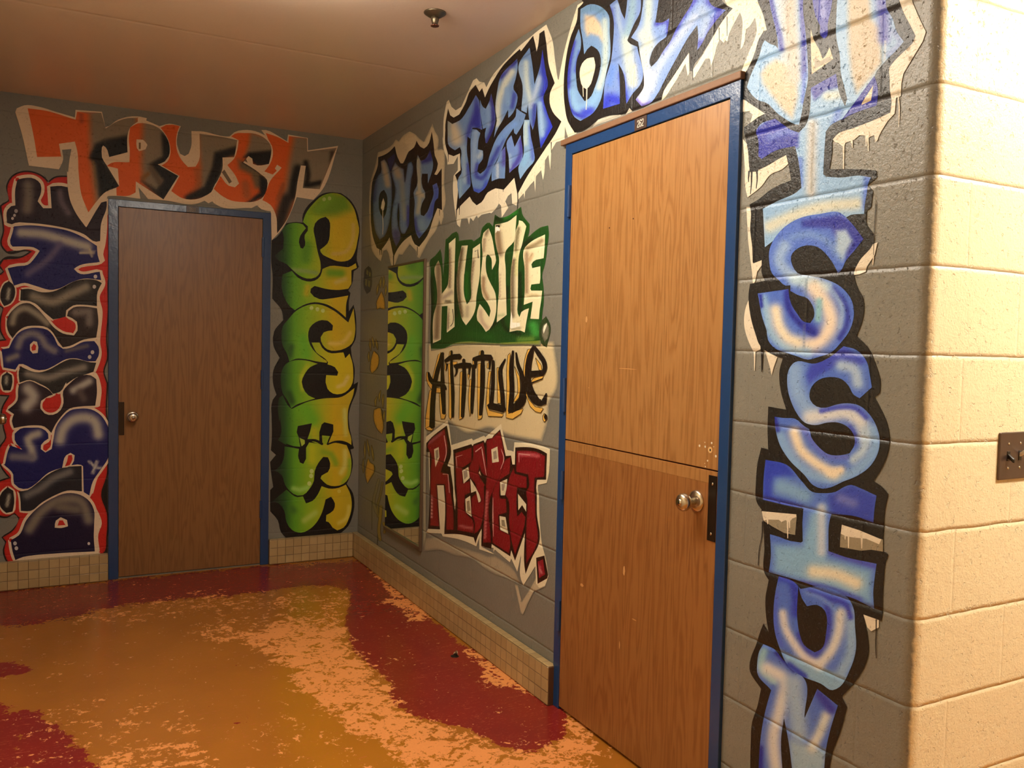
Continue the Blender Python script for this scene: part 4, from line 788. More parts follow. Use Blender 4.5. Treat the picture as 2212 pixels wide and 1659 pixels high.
W.F(1,RB,u("110,560 230,430 545,185 575,350 615,880 570,990 560,1040 620,1060 660,1350 720,1659")+w("715,400")+u("700,1300 680,700 1060,580 1090,620 1110,580 1320,500 1350,560 1390,470 1500,450 1530,400")+v("250,410 400,270 450,500 520,830 630,820 660,1010 710,1010 720,650 900,640 1250,700 1390,780 1380,1000 1370,1330 1180,1330 1160,1500")+x("735,0 740,300 770,690 670,900 590,1105 575,1000 580,560 520,730 450,930 400,790 385,870 140,710 135,770")+w("1490,1340 1480,1415 1270,1360 1280,1000 1200,1150 1150,1310 1110,1180 770,1110 490,1110 510,500 480,80 340,80 400,1010 150,1000 170,700 190,0")+u("190,1400 180,750 115,740"),corner=30)
W.F(1.5,HL,u("620,1090 680,1130 705,1500")+w("735,400 716,610 680,300")+u("680,1500"),sm=False)
W.F(1,RB,x("730,890 840,860 890,1120 875,1165 750,1235"),sm=False)
W.part('letter','letter R')
W.F(2,RD,u("130,640 140,590 500,250 550,800 490,950 420,1170 560,1200 610,1400")+w("640,300 680,600 690,1020 530,1020 530,400 500,60 330,60 350,500 385,950 190,930 200,400")+u("200,1200 190,740"),('e',1.5,(90,14,20),.7),('s',u("170,560 440,340"),5,(150,80,90)),('s',w("230,300 220,800"),2.6,PK))
W.K(2.5,PK,u("490,400 530,800 490,950"),1.8);W.K(2.5,PK,u("460,1210 570,1215 600,1600"),1.6)
W.F(3,HL,u("275,690 375,640 390,860 305,1070"),sm=False);W.F(3.1,(150,138,120),u("305,720 365,690 370,850 320,930"),sm=False)
W.part('letter','first letter E')
W.F(2,RD,u("720,770 1070,650 1070,950 870,1080 880,1400 1030,1350 1040,1600 940,1650")+w("930,290 940,650 1100,830 1110,1090 770,1030 760,300 730,0")+u("740,1400"),('e',1.5,(90,14,20),.7),('s',w("830,940 1080,990"),5,(180,100,100)))
W.K(2.5,PK,u("870,810 740,850 760,1080"),[1,2,1])
W.F(3,HL,u("870,1140 1000,1060 1030,1290 900,1415"),sm=False);W.F(3.1,(160,146,130),u("895,1150 975,1120 985,1260 915,1330"),sm=False);W.F(3,HL,w("935,370 1040,300 1068,745 950,650"),sm=False);W.F(3.1,(150,136,112),w("965,420 1025,400 1045,610 980,640"),sm=False)
W.part('letter','letter S')
W.F(2,RD,u("1100,620 1320,540 1400,1200 1350,1250 1260,1150 1240,1030 1210,1150 1350,1450")+w("1330,100 1330,600 1290,850 1200,1050 1120,1110 1130,850 1080,720 1060,350 1170,240 1215,450 1262,430 1262,370 1160,100")+u("1160,1450 1020,1250 1020,1050 1090,900"),('e',1.5,(90,14,20),.6))
W.K(2.5,PK,u("1150,740 1280,640 1330,950 1380,1240"),[2.5,2,1])
W.F(3,HL,u("1038,1305 1160,1500 1230,1640")+w("1262,380 1258,420 1215,445 1160,200 1060,240"),sm=False);W.F(3,HL,u("1218,1190 1238,1140 1272,1250"),sm=False)
W.part('letter','letter P')
W.F(2.2,RD,v("110,500 250,440 390,300 450,560 490,900 430,1200 260,1550")+w("1480,300 1480,1290 1310,1290 1320,900 1370,100")+v("100,1500 120,1100"),('e',1.6,(84,12,18),.8),('s',w("1400,200 1360,900 1350,1200"),3.2,(200,120,120)))
W.K(2.5,PK,v("420,680 480,880 410,1110"),[1,2,1]);W.K(2.5,PK,w("1520,340 1520,900 1530,1160"),[1,2.4,1])
W.F(3,HL,v("215,690 345,630 375,950 235,975"),sm=False);W.F(3.1,(160,146,130),v("255,740 320,710 335,880 265,905"),sm=False)
W.part('letter','second letter E')
W.F(2,RD,v("520,900 620,850 600,1200 400,1330 390,1659")+x("250,100 330,110 340,290 230,320 240,520 380,590 390,690 370,830 150,690 150,50")+v("240,1600 400,1250 450,1100"),('e',1.5,(90,14,20),.6))
W.F(3,HL,v("400,1380 555,1310 540,1500 505,1659 415,1659")+[],sm=False);W.F(3.1,(160,146,130),v("430,1420 510,1400 480,1560 440,1560"),sm=False);W.F(3,HL,x("245,335 325,350 360,570 255,520"),sm=False);W.F(3.1,(150,136,112),x("268,385 310,390 325,480 275,465"),sm=False)
W.part('letter','letter C')
W.F(2,RD,v("600,1270 690,1080 710,1200 960,1270 960,1500 760,1500 750,1659")+x("470,100 480,340 540,280 590,350 580,430 450,850 400,650 370,400 350,100")+v("520,1659 570,1400"),('e',1.5,(100,14,20),.6))
W.F(3,HL,x("490,40 600,180 600,280 545,190 495,260"),sm=False)
W.part('letter','letter T')
W.F(2,RD,v("750,720 850,715 1200,750 1350,830 1330,1270 1130,1290 1120,1659")+x("715,0 720,300 745,690 600,970 600,500 610,100 600,0")+v("1000,1500 990,1220 740,1160"),('e',1.8,(96,14,22),.7),('s',v("820,800 1000,800 1200,830"),7,(190,90,100)))
W.K(2.5,PK,v("800,960 795,780 1030,810"),[1,2.6,2])
W.part('full_stop','square dark red full stop')
W.F(2,(134,18,36),x("750,940 820,910 850,1110 770,1160"),('s',x("770,1000 800,1100"),4,(210,120,130)),sm=False)
# paw prints beside the mirror
aa=crop(770,560,6.912); ab=crop(770,800,6.912); ac=crop(770,960,6.382)
PY=(214,168,60); PT=(160,140,62)
def paw(label,pad,toes):
    global W
    W=Word('painted_paw_print',label,'paw print','right','yellow paw prints between the corner and the mirror')
    W.part('pad','yellow pad with a black outline'); W.K(1,OB,pad+[pad[0]],2.2,corner=80); W.F(1.2,PY,pad,('e',1.2,(170,130,50)))
    for a_ in toes:
        W.part('toe'); W.K(1,OB,a_,[2.5,6.2,2.5]); W.K(1.2,PT,a_,[.6,4,.6])
paw('yellow painted paw print level with the top of the mirror, uppermost of four',aa("375,480 415,600 425,750 385,740 355,725 310,750 298,660 335,560"),[aa("375,265 360,345 358,430"),aa("412,250 410,340 400,430"),aa("330,370 315,450 305,530"),aa("445,390 440,470 430,545")])
paw('yellow painted paw print second from the top beside the mirror',aa("260,1370 325,1430 335,1540 290,1650")+ab("270,10 235,45 215,10")+aa("215,1560 235,1440"),[aa("205,1190 205,1280 215,1370"),aa("235,1160 250,1230 262,1320"),aa("290,1190 305,1270 315,1350"),aa("190,1380 182,1450 190,1530")])
paw('yellow painted paw print third from the top, touching the mirror edge',ab("265,590 340,560 365,570 385,700 405,850 380,950 330,900 275,790 258,680"),[ab("310,390 285,460 288,545"),ab("365,300 345,370 345,465"),ab("405,360 395,450 400,560"),ab("425,600 410,680 415,760")])
paw('yellow painted paw print lowest of four, above the hand sketch',ab("175,1315 210,1380 260,1410 265,1520 215,1600 165,1690 140,1600 135,1500 155,1400"),[ab("130,1060 125,1180 130,1330"),ab("160,1030 175,1130 195,1280"),ab("225,1120 240,1220 258,1350"),ab("105,1320 100,1420 105,1530")])
W=Word('painted_symbol','small dark blue and yellow painted oval symbol near the corner beside the topmost paw print','painted symbol','right')
W.part('mark'); W.F(1,(30,28,40),aa("180,100 215,130 232,250 230,400 210,480 155,520 115,440 105,330 115,250 125,150"),('a',.85))
W.F(2,(120,116,60),aa("155,150 180,180 175,240 145,220"),sm=False);W.F(2,(120,116,60),aa("190,190 215,200 210,260 190,250"),sm=False);W.F(2,(130,124,66),aa("135,290 165,310 155,410 130,380"),sm=False);W.F(2,(130,124,66),aa("180,310 205,330 200,420 175,400"),sm=False)
W=Word('painted_hand_sketch','faint grey and yellow hand sketch with black lines low beside the mirror','painted sketch','right')
W.part('mark')
for pts,ww,cc in ((ac("310,480 275,620 240,800 280,950"),5,(128,124,96)),(ac("360,520 330,700 290,860 300,1000"),4,(120,112,70)),(ac("340,850 330,1000 310,1200 330,1320"),6,(150,132,52)),(ac("375,1080 395,1150 385,1220"),5,(150,130,40))):
    W.K(1,(34,32,22),pts,ww+1.6); W.K(1.3,cc,pts,ww)
W.K(1,(40,38,28),ac("215,780 215,1180"),1.3); W.K(1,(40,38,28),ac("295,1100 290,1400"),1.8)
A1=crop(20,210,6.144);A2=crop(220,230,7.215);A3=crop(460,260,6.144)
D1=crop(0,370,6.636);D2=crop(0,580,6.636);D3=crop(0,780,6.636);D4=crop(0,980,6.636)
S1=crop(580,400,7.541);S2=crop(580,560,7.541);S3=crop(580,740,7.541);S4=crop(580,900,5.926)
TW=(222,200,170);OR=(216,94,28);OG=(134,122,102);BK=(16,14,13)
W=Word('painted_word','orange and grey graffiti word TRUST arching over door 261','graffiti word','far')
W.part('white_halo','cream outline')
W.F(1,TW,A1("80,200 100,150 200,110 400,130 600,190 870,270 880,170 1230,195 1275,400")+A2("60,325 250,210 400,165 550,155 700,185 690,220 900,310 1050,270 1230,310 1190,400 1170,600 1220,740 1290,775 1350,740 1385,650 1395,385 1550,390 1948,470")+A3("220,215 280,160 400,130 560,145 690,200 640,130 700,130 850,200 980,280 995,190 1255,235 1260,400 1660,340 1420,960 1330,1055 1110,1020 1000,1290 900,1460 780,1590 765,1210 640,1180 580,1130 510,1165 60,1130 0,1090")+A2("1790,1550 1720,1480 1660,1510 1600,1470 1500,1510 970,1465 720,1445 570,1260 600,1440 100,1400")+D1("1540,360 1520,430 1450,450 1230,800 1100,620 1000,400 970,220 960,0")+A1("780,1000 800,820 825,690 700,700 715,830 660,960 260,910 170,500"),corner=30)
W.part('letter','first letter T, orange fading to black')
W.F(2,OR,A1("245,150 450,175 880,300 900,195 1220,210 1275,400")+A2("60,345 250,230 400,185 560,180 560,240 440,330 400,450 395,600 400,715 115,790 60,640 20,610 0,640")+A1("1225,720 1230,800 1290,900 1460,1185 1250,1280 1170,1370 1050,1530 960,1300 920,1000 900,700 870,590 660,620 690,790 370,795 330,550"),
 ('f',A1("1060,100 1700,100 1700,900 1500,900 1300,1400 1150,1400 1080,800"),22,OG),('f',A1("1150,620 1300,560 1620,500 1620,900 1260,860 1520,1250 1200,1330 1150,900 1060,800"),14,BK),('s',A1("1120,850 1150,1200"),5,(120,96,50),.6),('s',A1("950,200 960,320"),10,(170,76,36)))
W.part('letter','letter R, orange fading to black')
W.F(2,OR,A2("440,330 560,265 700,270 900,350 1000,470 1055,620 1040,780 980,860 870,905 1190,1085 960,1450 530,1170 525,1340 430,1390 230,1390 225,1270 270,1240 250,970 80,930 100,910 430,870 435,700 420,500"),
 ('f',A2("640,200 950,200 1150,700 1000,900 1250,1100 960,1500 640,1180 620,900"),22,OG),('f',A2("930,420 1100,500 1100,800 900,930 1250,1080 960,1480 620,1160 850,1300 960,1150 750,900 950,780"),12,BK),('s',A2("760,960 900,1180"),12,(98,84,68)),('s',A2("640,1120 720,1050"),9,(130,92,46)))
W.F(3,TW,A2("540,515 640,520 710,600 680,670 580,700 545,650"));W.F(3.2,(120,90,50),A2("575,565 605,565 605,665 575,665"),sm=False)
W.part('letter','letter U, orange fading to black')
W.F(2,OR,A2("915,335 1000,290 1100,285 1210,310 1170,420 1155,550 1180,720 1250,850 1340,945 1460,940 1510,850 1525,600 1520,425 1948,490")+A3("320,265 300,400 280,490 125,495 125,640 60,800 0,905")+A2("1730,1290 1600,1400 1450,1450 1250,1430 1080,1320 1210,1085 930,920 1020,860 1070,700 1060,600 1000,450"),
 ('f',A2("1480,300 2200,400 2100,700 1800,1300 1480,1450 1540,950"),20,OG),('s',A2("1480,1000 1500,1250 1380,1380"),14,(170,92,40),.8),('f',A2("1760,720 2100,620 2100,760 1900,800 1850,1050 1700,1400 1300,1480 1300,1400 1600,1250 1720,950"),12,BK))
W.part('letter','letter S, orange fading to black')
W.F(2,OR,A3("240,215 290,180 420,170 560,180 700,250 770,350 770,450 740,580 590,600 530,580 520,510 470,475 400,560 500,620 640,720 715,790 720,880 640,1040 540,1080 400,1085 240,1065 100,990 10,910 100,740 210,870 290,890 345,840 300,740 190,595 280,510 320,400 340,265"),
 ('f',A3("500,160 800,250 800,600 430,470 480,300"),16,OG),('f',A3("400,500 470,430 790,400 760,600 560,610 480,500"),10,BK),('f',A3("330,520 500,600 740,780 720,900 560,900 500,720 350,640"),14,(108,92,66)),('f',A3("620,720 740,800 700,1000 500,1100 450,1090 620,960"),10,BK),('s',A3("430,850 450,1000"),16,(170,90,40)),('s',A3("400,560 640,700"),4,BK))
W.F(3,(110,92,70),A3("415,540 435,505 460,565"),sm=False);W.F(3,(120,102,82),A3("115,690 150,655 250,815 215,842"),sm=False)
W.part('letter','last letter T with a long tail')
W.F(2,OR,A3("700,170 850,220 1000,300 1005,210 1245,240 1250,415 1640,365 1415,915 1190,900 1230,605 1165,600 1120,820 1090,1020 960,1350 850,1500 830,1250 760,1120 655,1060 720,900 740,840 910,630 850,590 820,640 845,670 790,720 680,680 750,590 790,480 780,340 730,250"),
 ('f',A3("1080,180 1700,300 1440,960 1100,1000 900,1500 860,1200 960,900 1000,600"),22,OG),('s',A3("1120,640 1080,800 1050,1000"),16,BK),('s',A3("980,1050 900,1300 860,1450"),24,(36,28,24)),('s',A3("1230,560 1260,720 1240,850"),10,BK),('s',A3("1220,870 1420,830"),10,BK),('s',A3("1580,430 1570,560"),9,(60,48,40)),('s',A3("930,850 860,1050"),8,(160,86,40)))
NB=(20,20,92);ND_=(36,24,38);RD2=(196,38,28);DW=(228,206,178);GH=(176,172,162)
W=Word('painted_word','navy and black graffiti word DISCIPLINE with red edge, running up left of door 261','graffiti word','far')
W.part('red_outline','red outline with a black rim')
red=D1("690,170 780,100 970,80 970,200 1250,790 1530,430 1545,450")+D2("1540,300 1545,600 1520,1000 1530,1300 1480,1480 1530,1650")+D3("1530,300 1530,850 1540,900")+D4("1540,60 1530,300 1450,600 1530,850 1525,1200 1500,1400 1380,1490 1200,1500 1000,1530 200,1600 160,1585 60,1380 90,1260 40,1200 200,1090 280,920 210,850 100,900 -60,870 -60,430 0,400 150,350 30,190")+D3("0,1450 0,1250 90,1100 60,960 50,880 30,720 140,490 -60,480")+D2("-60,1070 0,1040 90,1030 20,900 20,700 50,560 -60,500")+D1("-60,1500 20,1480 60,1440 0,1350 50,1270 330,1230 460,1150 400,1130 100,1150 30,1060 60,850 40,660 20,500 130,430 110,200 180,80 300,20 500,30 640,110")
W.F(0,(22,16,14),D4("1545,60 1545,1480 1380,1495 1480,1400 1440,600"),sm=False)
W.K(0,(26,16,14),red+[red[0]],6,corner=80);W.F(.5,RD2,red,('e',2,(120,26,20),.5))
def DL(nm,col,pts,ww,*st):
    W.part('letter',nm);W.K(1,DW,pts+[pts[0]],ww*2,corner=60);W.F(1.5,col,pts,*st)
DL('letter E','' or ND_,D1("250,120 330,100 500,110 580,180 590,290 540,430 620,530 740,530 720,220 880,210 975,230 1000,400 1100,620 1240,800 1450,440 1530,430 1530,500 1450,750 1435,1000 1380,1010 1200,900 1000,830 700,770 400,740 220,740 170,760 100,740 110,550 160,500 220,490 220,250"),7,('s',D1("400,200 410,350 390,540"),24,(118,108,98)),('s',D1("860,300 880,430 980,600"),14,(98,86,96)))
W.dot(2,(176,166,166),D1("230,570 "),4,('a',.6));W.dot(2,(190,180,176),D1("208,632 180,676"),3)
DL('letter N',NB,D1("200,790 400,775 700,800 1000,860 1200,950 1390,1070 1400,1200 1430,1300 1100,1370 1060,1400 1110,1450 1430,1440 1450,1560 1200,1540 1030,1590 850,1680 760,1700 500,1640 350,1600 200,1640 110,1390 250,1360 400,1340 500,1240 570,1140 480,1090 380,1080 180,1080 150,1040 180,880"),6,('s',D1("300,880 600,900 900,980 1250,1080"),22,GH),('s',D1("850,1060 700,1250 400,1470"),16,(92,84,122)),('s',D1("1150,1165 1350,1160"),5,(190,182,160)),('s',D1("1280,1110 1320,1210"),5,(180,172,150)))
W.dot(2,(200,190,186),D1("1368,1510 1352,1655"),4)
DL('third letter I',(34,30,30),D2("300,300 400,290 600,340 760,330 900,270 1050,190 1200,155 1430,190 1460,210 1400,330 1390,540 1200,520 1050,530 950,600 940,700 760,730 640,630 500,500 430,470 290,460"),3.4,('s',D2("1230,270 1000,370 760,480 480,400"),20,(140,132,116)))
DL('letter L',(38,26,28),D2("110,700 200,580 330,500 430,500 520,560 650,700 790,860 900,930 1060,960 1110,890 1100,760 1030,710 960,680 980,610 1050,560 1200,545 1390,570 1410,750 1380,990 1200,1020 1000,1110 900,1130 830,1040 760,920 680,850 500,820 350,840 230,930 180,1000 130,930"),5,('s',D2("180,780 220,640 340,570 520,650 680,780"),14,(150,142,124)),('s',D2("1080,630 1280,620 1280,780"),18,(120,110,104)))
W.F(1.6,RD2,D2("760,740 940,690 990,730 1050,760 1070,840 1040,915 900,890 800,800"))
DL('letter P',NB,D2("20,1160 130,1140 200,1000 270,920 400,860 550,850 680,880 780,990 830,1100 900,1150 1000,1140 1200,1050 1350,1040 1410,1120 1410,1260 1370,1330 1250,1330 1100,1290 950,1300 800,1380 650,1450 560,1460 450,1430 330,1370 270,1370 220,1450 50,1420 40,1300"),5,('s',D2("260,1120 300,1010 470,930 600,1000 650,1100 780,1180"),16,(130,124,130)),('s',D2("950,1180 1250,1110"),9,(96,90,100)),('s',D2("120,1300 240,1250"),14,(130,124,124)))
W.F(2,DW,D2("430,1090 480,1040 530,1050 550,1130 540,1210 470,1220 430,1170"));W.F(2.2,RD2,D2("450,1130 485,1075 520,1110 510,1170 460,1180"));W.dot(2,(200,190,186),D2("1325,1200 1285,1268"),4)
DL('second letter I',(38,36,38),D2("290,1400 350,1430 560,1490 700,1450 900,1340 1000,1300 1150,1310 1300,1345 1380,1350 1340,1480 1270,1505 1100,1560 950,1659")+D3("950,300 860,440 760,470 700,400 560,320 430,270 280,310 270,150"),4,('s',D3("1200,90 900,170 700,240 400,180"),16,(134,128,118)))
DL('letter C with a red ball',(34,20,34),D3("275,330 430,285 560,340 720,430 760,480 700,500 590,570 580,680 640,750 760,770 870,700 910,600 905,430 1000,320 1130,220 1300,205 1380,260 1390,450 1365,640 1160,650 1000,680 880,790 800,900 735,1030 640,940 500,920 300,940 200,960 170,860 200,760 110,700 250,560 260,400"),5,('s',D3("400,400 480,500 380,650"),26,GH),('s',D3("1280,290 1050,420"),16,GH),('s',D3("1150,450 1200,540"),16,(84,72,72)))
W.F(1.6,RD2,D3("660,530 790,520 800,460 860,480 870,580 800,690 700,730 620,680 630,580"))
DL('letter S',NB,D3("150,1210 210,1230 320,1270 210,1130 210,1040 290,970 450,955 600,965 690,1040 695,1110 590,1200 585,1260 650,1310 740,1260 770,1100 800,950 900,800 1000,710 1150,680 1300,690 1450,780 1530,900 1545,1400 1440,1560")+D4("1330,400 1280,600 1200,550 1190,180 1160,160 1060,160 900,200 700,270 500,440 400,500 270,490 200,430 190,300 50,150")+D3("70,1480 130,1250"),5,('s',D3("860,1130 900,980 1100,820 1350,860 1410,1050"),24,GH),('s',D3("550,1040 400,1120 450,1250 470,1370"),18,GH),('s',D3("180,1370 450,1380"),18,(120,116,130)),('s',D3("1280,1440 1400,1530 1450,1530"),5,(190,186,180)),('s',D3("1390,1440 1330,1600"),6,(190,186,180)))
W.F(1.6,RD2,D3("620,1240 700,1160 710,1240 660,1290 620,1270"));W.F(1.6,DW,D3("890,1530 950,1350 1010,1315 1070,1350 1060,1430 1020,1500"));W.F(1.8,RD2,D3("930,1510 960,1440 980,1350 1030,1345 1040,1400 1000,1490"))
DL('first letter I',(32,32,42),D4("270,540 400,520 500,450 700,290 900,200 1170,175 1175,540 960,530 800,590 600,700 440,820 300,820 290,640"),4,('s',D4("1000,260 750,370 580,500 380,600"),16,(112,110,110)))
DL('letter D',(24,14,50),D4("155,1240 270,1170 380,950 560,760 750,640 960,565 1150,590 1290,690 1345,800 1350,1000 1345,1200 1360,1400 800,1430 450,1460 330,1480 220,1525 180,1400"),6,('s',D4("420,1080 600,830 900,660 1150,680 1270,950"),22,(128,120,108)),('s',D4("850,760 1100,800"),22,(112,104,94)))
W.F(2,DW,D4("800,960 870,910 960,950 975,1040 880,1065 785,1060"));W.F(2.2,RD2,D4("850,955 900,955 938,1022 825,1030"),sm=False);W.dot(2,(200,194,194),D4("215,1285 235,1355"),4);W.dot(2,(200,194,194),D4("1273,1288"),3)
W.F(1.2,DW,D4("170,1590 220,1520 330,1475 450,1455 1360,1395 1440,1420 1380,1492 1000,1530 700,1560 640,1530 400,1540 280,1580"),corner=25)
W.F(1.1,DW,D4("1320,700 1420,860 1460,1000 1410,1150 1430,1400 1360,1440 1300,1400"),)
W.part('dot','black oval with a pale centre')
for pp,cc in ((D2("130,180 190,230 210,400 150,500 60,540 10,450 20,300 70,210"),D2("130,300 110,430")),(D3("100,160 170,200 180,300 150,420 50,420 20,320 30,210"),D3("95,230 90,320")),(D4("110,480 190,530 205,700 180,830 90,850 10,770 -10,650 30,550"),D4("130,600 100,740"))):
    W.K(1,DW,pp+[pp[0]],6,corner=80);W.F(1.6,(30,24,28),pp,('s',cc,7,(170,166,150)))
W.part('white_edge')  # EXTRA
W.F(1.05,DW,D1("1535,470 1540,700 1530,900 1505,1080 1480,1190 1505,1280 1450,1330 1385,1100 1420,1000 1440,760 1490,600"))
W.K(1.05,DW,D2("1450,60 1490,200 1410,400 1440,600 1420,900 1415,1080 1435,1200 1400,1380 1350,1490")+D3("1370,190 1420,350 1400,640"),[5,7,6,9,9,7,7,5,7,10,10])
W.K(1.05,DW,D4("1540,100 1380,330 1310,560"),[4,8,8])
G1=(40,82,36);G2=(112,172,40);YG=(170,182,30);YL=(206,178,30);SK=(22,18,16)
gx=('gx',[(596,(34,44,34)),(614,G1),(636,(96,160,36)),(662,(136,182,36)),(690,(168,184,34)),(722,YL),(770,(196,176,44))])
W=Word('painted_word','green and yellow bubble graffiti word SUCCESS between door 261 and the corner','graffiti word','far')
W.part('black_outline','black outline and drop shadow')
W.F(.5,SK,S1("290,620 450,600 555,610 550,530 620,360 740,240 880,140 1000,115 1180,130 1320,230 1420,380 1480,600 1490,750 1450,1050 1440,1230 1470,1330 1450,1360 1390,1400")+S2("1385,230 1360,400 1300,510 1335,550 1310,680 1310,850 1385,740 1420,900 1430,1100 1410,1320 1340,1440 1360,1600")+S3("1400,400 1390,680 1460,640 1430,800 1340,1030 1310,1150 1320,1380 1370,1600")+S4("1060,240 1090,410 1050,420 1080,600 1050,750 1000,860 1080,980 1100,1100 1080,1250 1020,1400 900,1510 300,1570 220,1550 160,1480 120,1330 20,1210 20,940 60,900 30,700 20,580 95,490 30,430 40,300 40,0")+S3("50,1000 70,930 130,850 80,700 80,450 180,250 80,50")+S2("70,1280 90,1180 240,990 220,850 60,640 60,200")+S1("50,1330 50,900 130,850 210,750"),corner=30)
def SL(nm,pts,*st,g=gx): W.part('letter',nm);W.F(2,G2,pts,g,*st)
SL('topmost letter S',S1("560,600 600,480 730,300 880,170 1010,130 1170,150 1310,260 1400,400 1440,550 1475,700 1450,900 1400,1100 1340,1200 1180,1245 1000,1190 850,1090 840,1050 960,950 1000,750 980,560 930,515 850,540 760,620 735,700 760,870 800,1080 850,1300 840,1420 770,1500 620,1520 500,1470 370,1360 300,1290 130,1200 100,1150 240,1030 240,800 220,740 290,650 450,615 560,640 610,700 520,820 495,930 520,1020 560,1035 595,980 590,810 640,740 640,670"),
 ('f',S1("900,100 1300,150 1350,400 1100,500 850,500 700,400"),26,(110,150,34)),('s',S1("1000,200 800,400"),18,(120,164,40)),('s',S1("620,1000 600,1200"),24,(92,150,34)),('s',S1("400,1380 600,1400 780,1430"),9,(140,170,90)),('s',S1("1380,640 1370,900 1250,1090 1050,1120"),8,(206,180,90)))
W.dot(2.5,(170,190,100),S1("905,230 993,215"),4)
SL('letter U',S2("880,160 1000,110 1200,120 1300,130 1420,65 1440,140 1350,180 1350,300 1350,400 1300,480 1150,500 980,490 750,435 690,480 680,540 740,610 830,650 1000,640 1300,590 1270,700 1260,950 1160,860 900,720 750,700 560,750 430,830 360,780 250,600 210,400 230,250 380,190 480,300 620,360 750,350 840,280"),('s',S2("1000,220 1180,230"),18,(112,160,30)),('s',S2("640,450 620,560"),12,(190,180,36)),('s',S2("1100,380 1250,320"),9,(206,190,100)))
SL('upper letter C',S2("230,1100 330,970 450,840 600,760 760,730 880,750 1050,830 1300,1030 1385,800 1400,950 1410,1200 1360,1370 1250,1450 1100,1490 960,1470 880,1390 850,1270 900,1190 1040,1160 1050,1080 960,1000 870,990 760,1030 670,1120 645,1250 680,1400 800,1550 950,1659")+S3("950,330 800,310 600,270 440,265 340,310 300,180 230,50")+S2("210,1250"),('s',S2("1330,1200 1200,1360 1000,1370"),9,(222,196,96)),('s',S2("680,1150 640,1300"),6,(190,196,40)),('s',S2("560,1300 600,1550"),26,(106,180,44)),('s',S2("360,1430 340,1560"),14,(50,90,36)))
W.dot(2.5,(196,214,130),S2("700,795 797,815 885,838"),4.3)
SL('lower letter C',S3("700,0 830,0 870,80 970,160 1220,160 1250,255 1320,180 1370,350 1380,500 1370,650 1300,770 1190,835 1050,830 960,750 930,650 940,530 1120,540 1135,480 1080,400 960,355 970,320 930,270 780,160"),('s',S3("1290,560 1230,680 1130,720"),8,(226,206,120)),g=('gx',[(670,(150,180,36)),(700,(190,190,34)),(730,(212,194,30)),(765,(212,190,40))]))
W.F(2,G2,S3("380,300 600,290 800,345 680,400 580,530 540,640 560,730 650,860 760,910 600,960 440,1020 370,1070 320,960 230,820 200,650 220,450 280,350"),gx,('s',S3("640,380 540,560 560,760"),10,(180,196,40)),('s',S3("330,830 380,960"),14,(46,84,32)))
SL('letter E',S3("230,860 350,1060 380,1080 650,960 900,910 1200,880 1400,740 1380,850 1300,1080 1290,1250 1300,1400 1350,1580")+S4("1060,370 1000,330 850,320 760,350 640,345 500,300 400,390 250,370 120,300 150,250 150,0")+S3("180,1300 150,1060 170,900"),('s',S3("600,1100 700,1250"),34,(110,180,40)),('s',S3("1240,1100 1250,1500"),9,(206,206,110)),('s',S3("1130,1350 1150,1550"),20,(216,180,34)),('s',S3("740,1430 760,1550"),16,(180,186,36)))
W.F(3,SK,S4("375,120 555,85 535,180 500,282 385,262 360,200"),corner=30);W.F(3,SK,S4("680,100 715,72 828,100 830,190 800,260 755,365 740,350 785,250 685,238 690,345 650,320 650,200"),sm=False);W.F(3,SK,S4("385,260 500,280 510,330 480,400 480,540 445,605 400,585 385,520 395,390 425,385 468,345 462,300 395,270 425,390 405,385"),sm=False)
W.K(3,SK,S4("500,305 600,305 690,352"),5.4);W.K(3,SK,S4("755,355 850,322 1000,340 1085,395"),[3,5,4]);W.K(3,SK,S4("230,352 310,385 400,400"),[2,5])
W.F(3.2,(170,196,70),S4("397,270 462,300 465,345 425,380"),sm=False);W.F(3.2,(150,176,36),S4("690,240 782,250 745,350 700,345"),sm=False)
SL('second letter S from the bottom',S4("205,380 390,410 385,540 440,600 475,540 480,400 520,330 700,350 860,335 1000,365 1050,500 1060,650 1030,780 960,860 850,890 750,870 665,790 680,755 760,710 790,600 760,520 700,515 640,590 590,700 580,820 520,930 440,1005 370,1010 270,950 210,870 170,750 80,690 170,600 200,500"),('s',S4("560,400 560,560"),18,(186,196,34)),('s',S4("700,450 800,480 860,600"),12,(140,172,36)),('s',S4("980,440 970,650 930,720"),10,(216,210,110)),('s',S4("1040,560 1020,760 950,840"),9,(150,180,40)),('s',S4("320,920 400,940 500,910"),10,(160,210,100)))
W.dot(2.5,(196,214,130),S4("552,698 545,758 522,856"),4.5)
SL('lowest letter S',S4("230,935 370,1030 440,1020 480,1110 560,1080 640,980 680,890 770,920 900,910 990,870 1050,1000 1065,1150 1030,1300 960,1420 880,1455 820,1420 770,1350 735,1340 740,1260 830,1200 850,1110 800,1025 730,1060 700,1180 650,1300 540,1430 420,1485 300,1450 230,1350 200,1200 130,1110 50,1085"),('s',S4("600,1230 460,1330"),12,(180,206,90)),('s',S4("300,1180 320,1200"),14,(70,120,40)),('s',S4("1030,1150 1000,1300 900,1360"),8,(222,206,90)))
W.dot(2.5,(216,200,80),S4("903,955"),4)
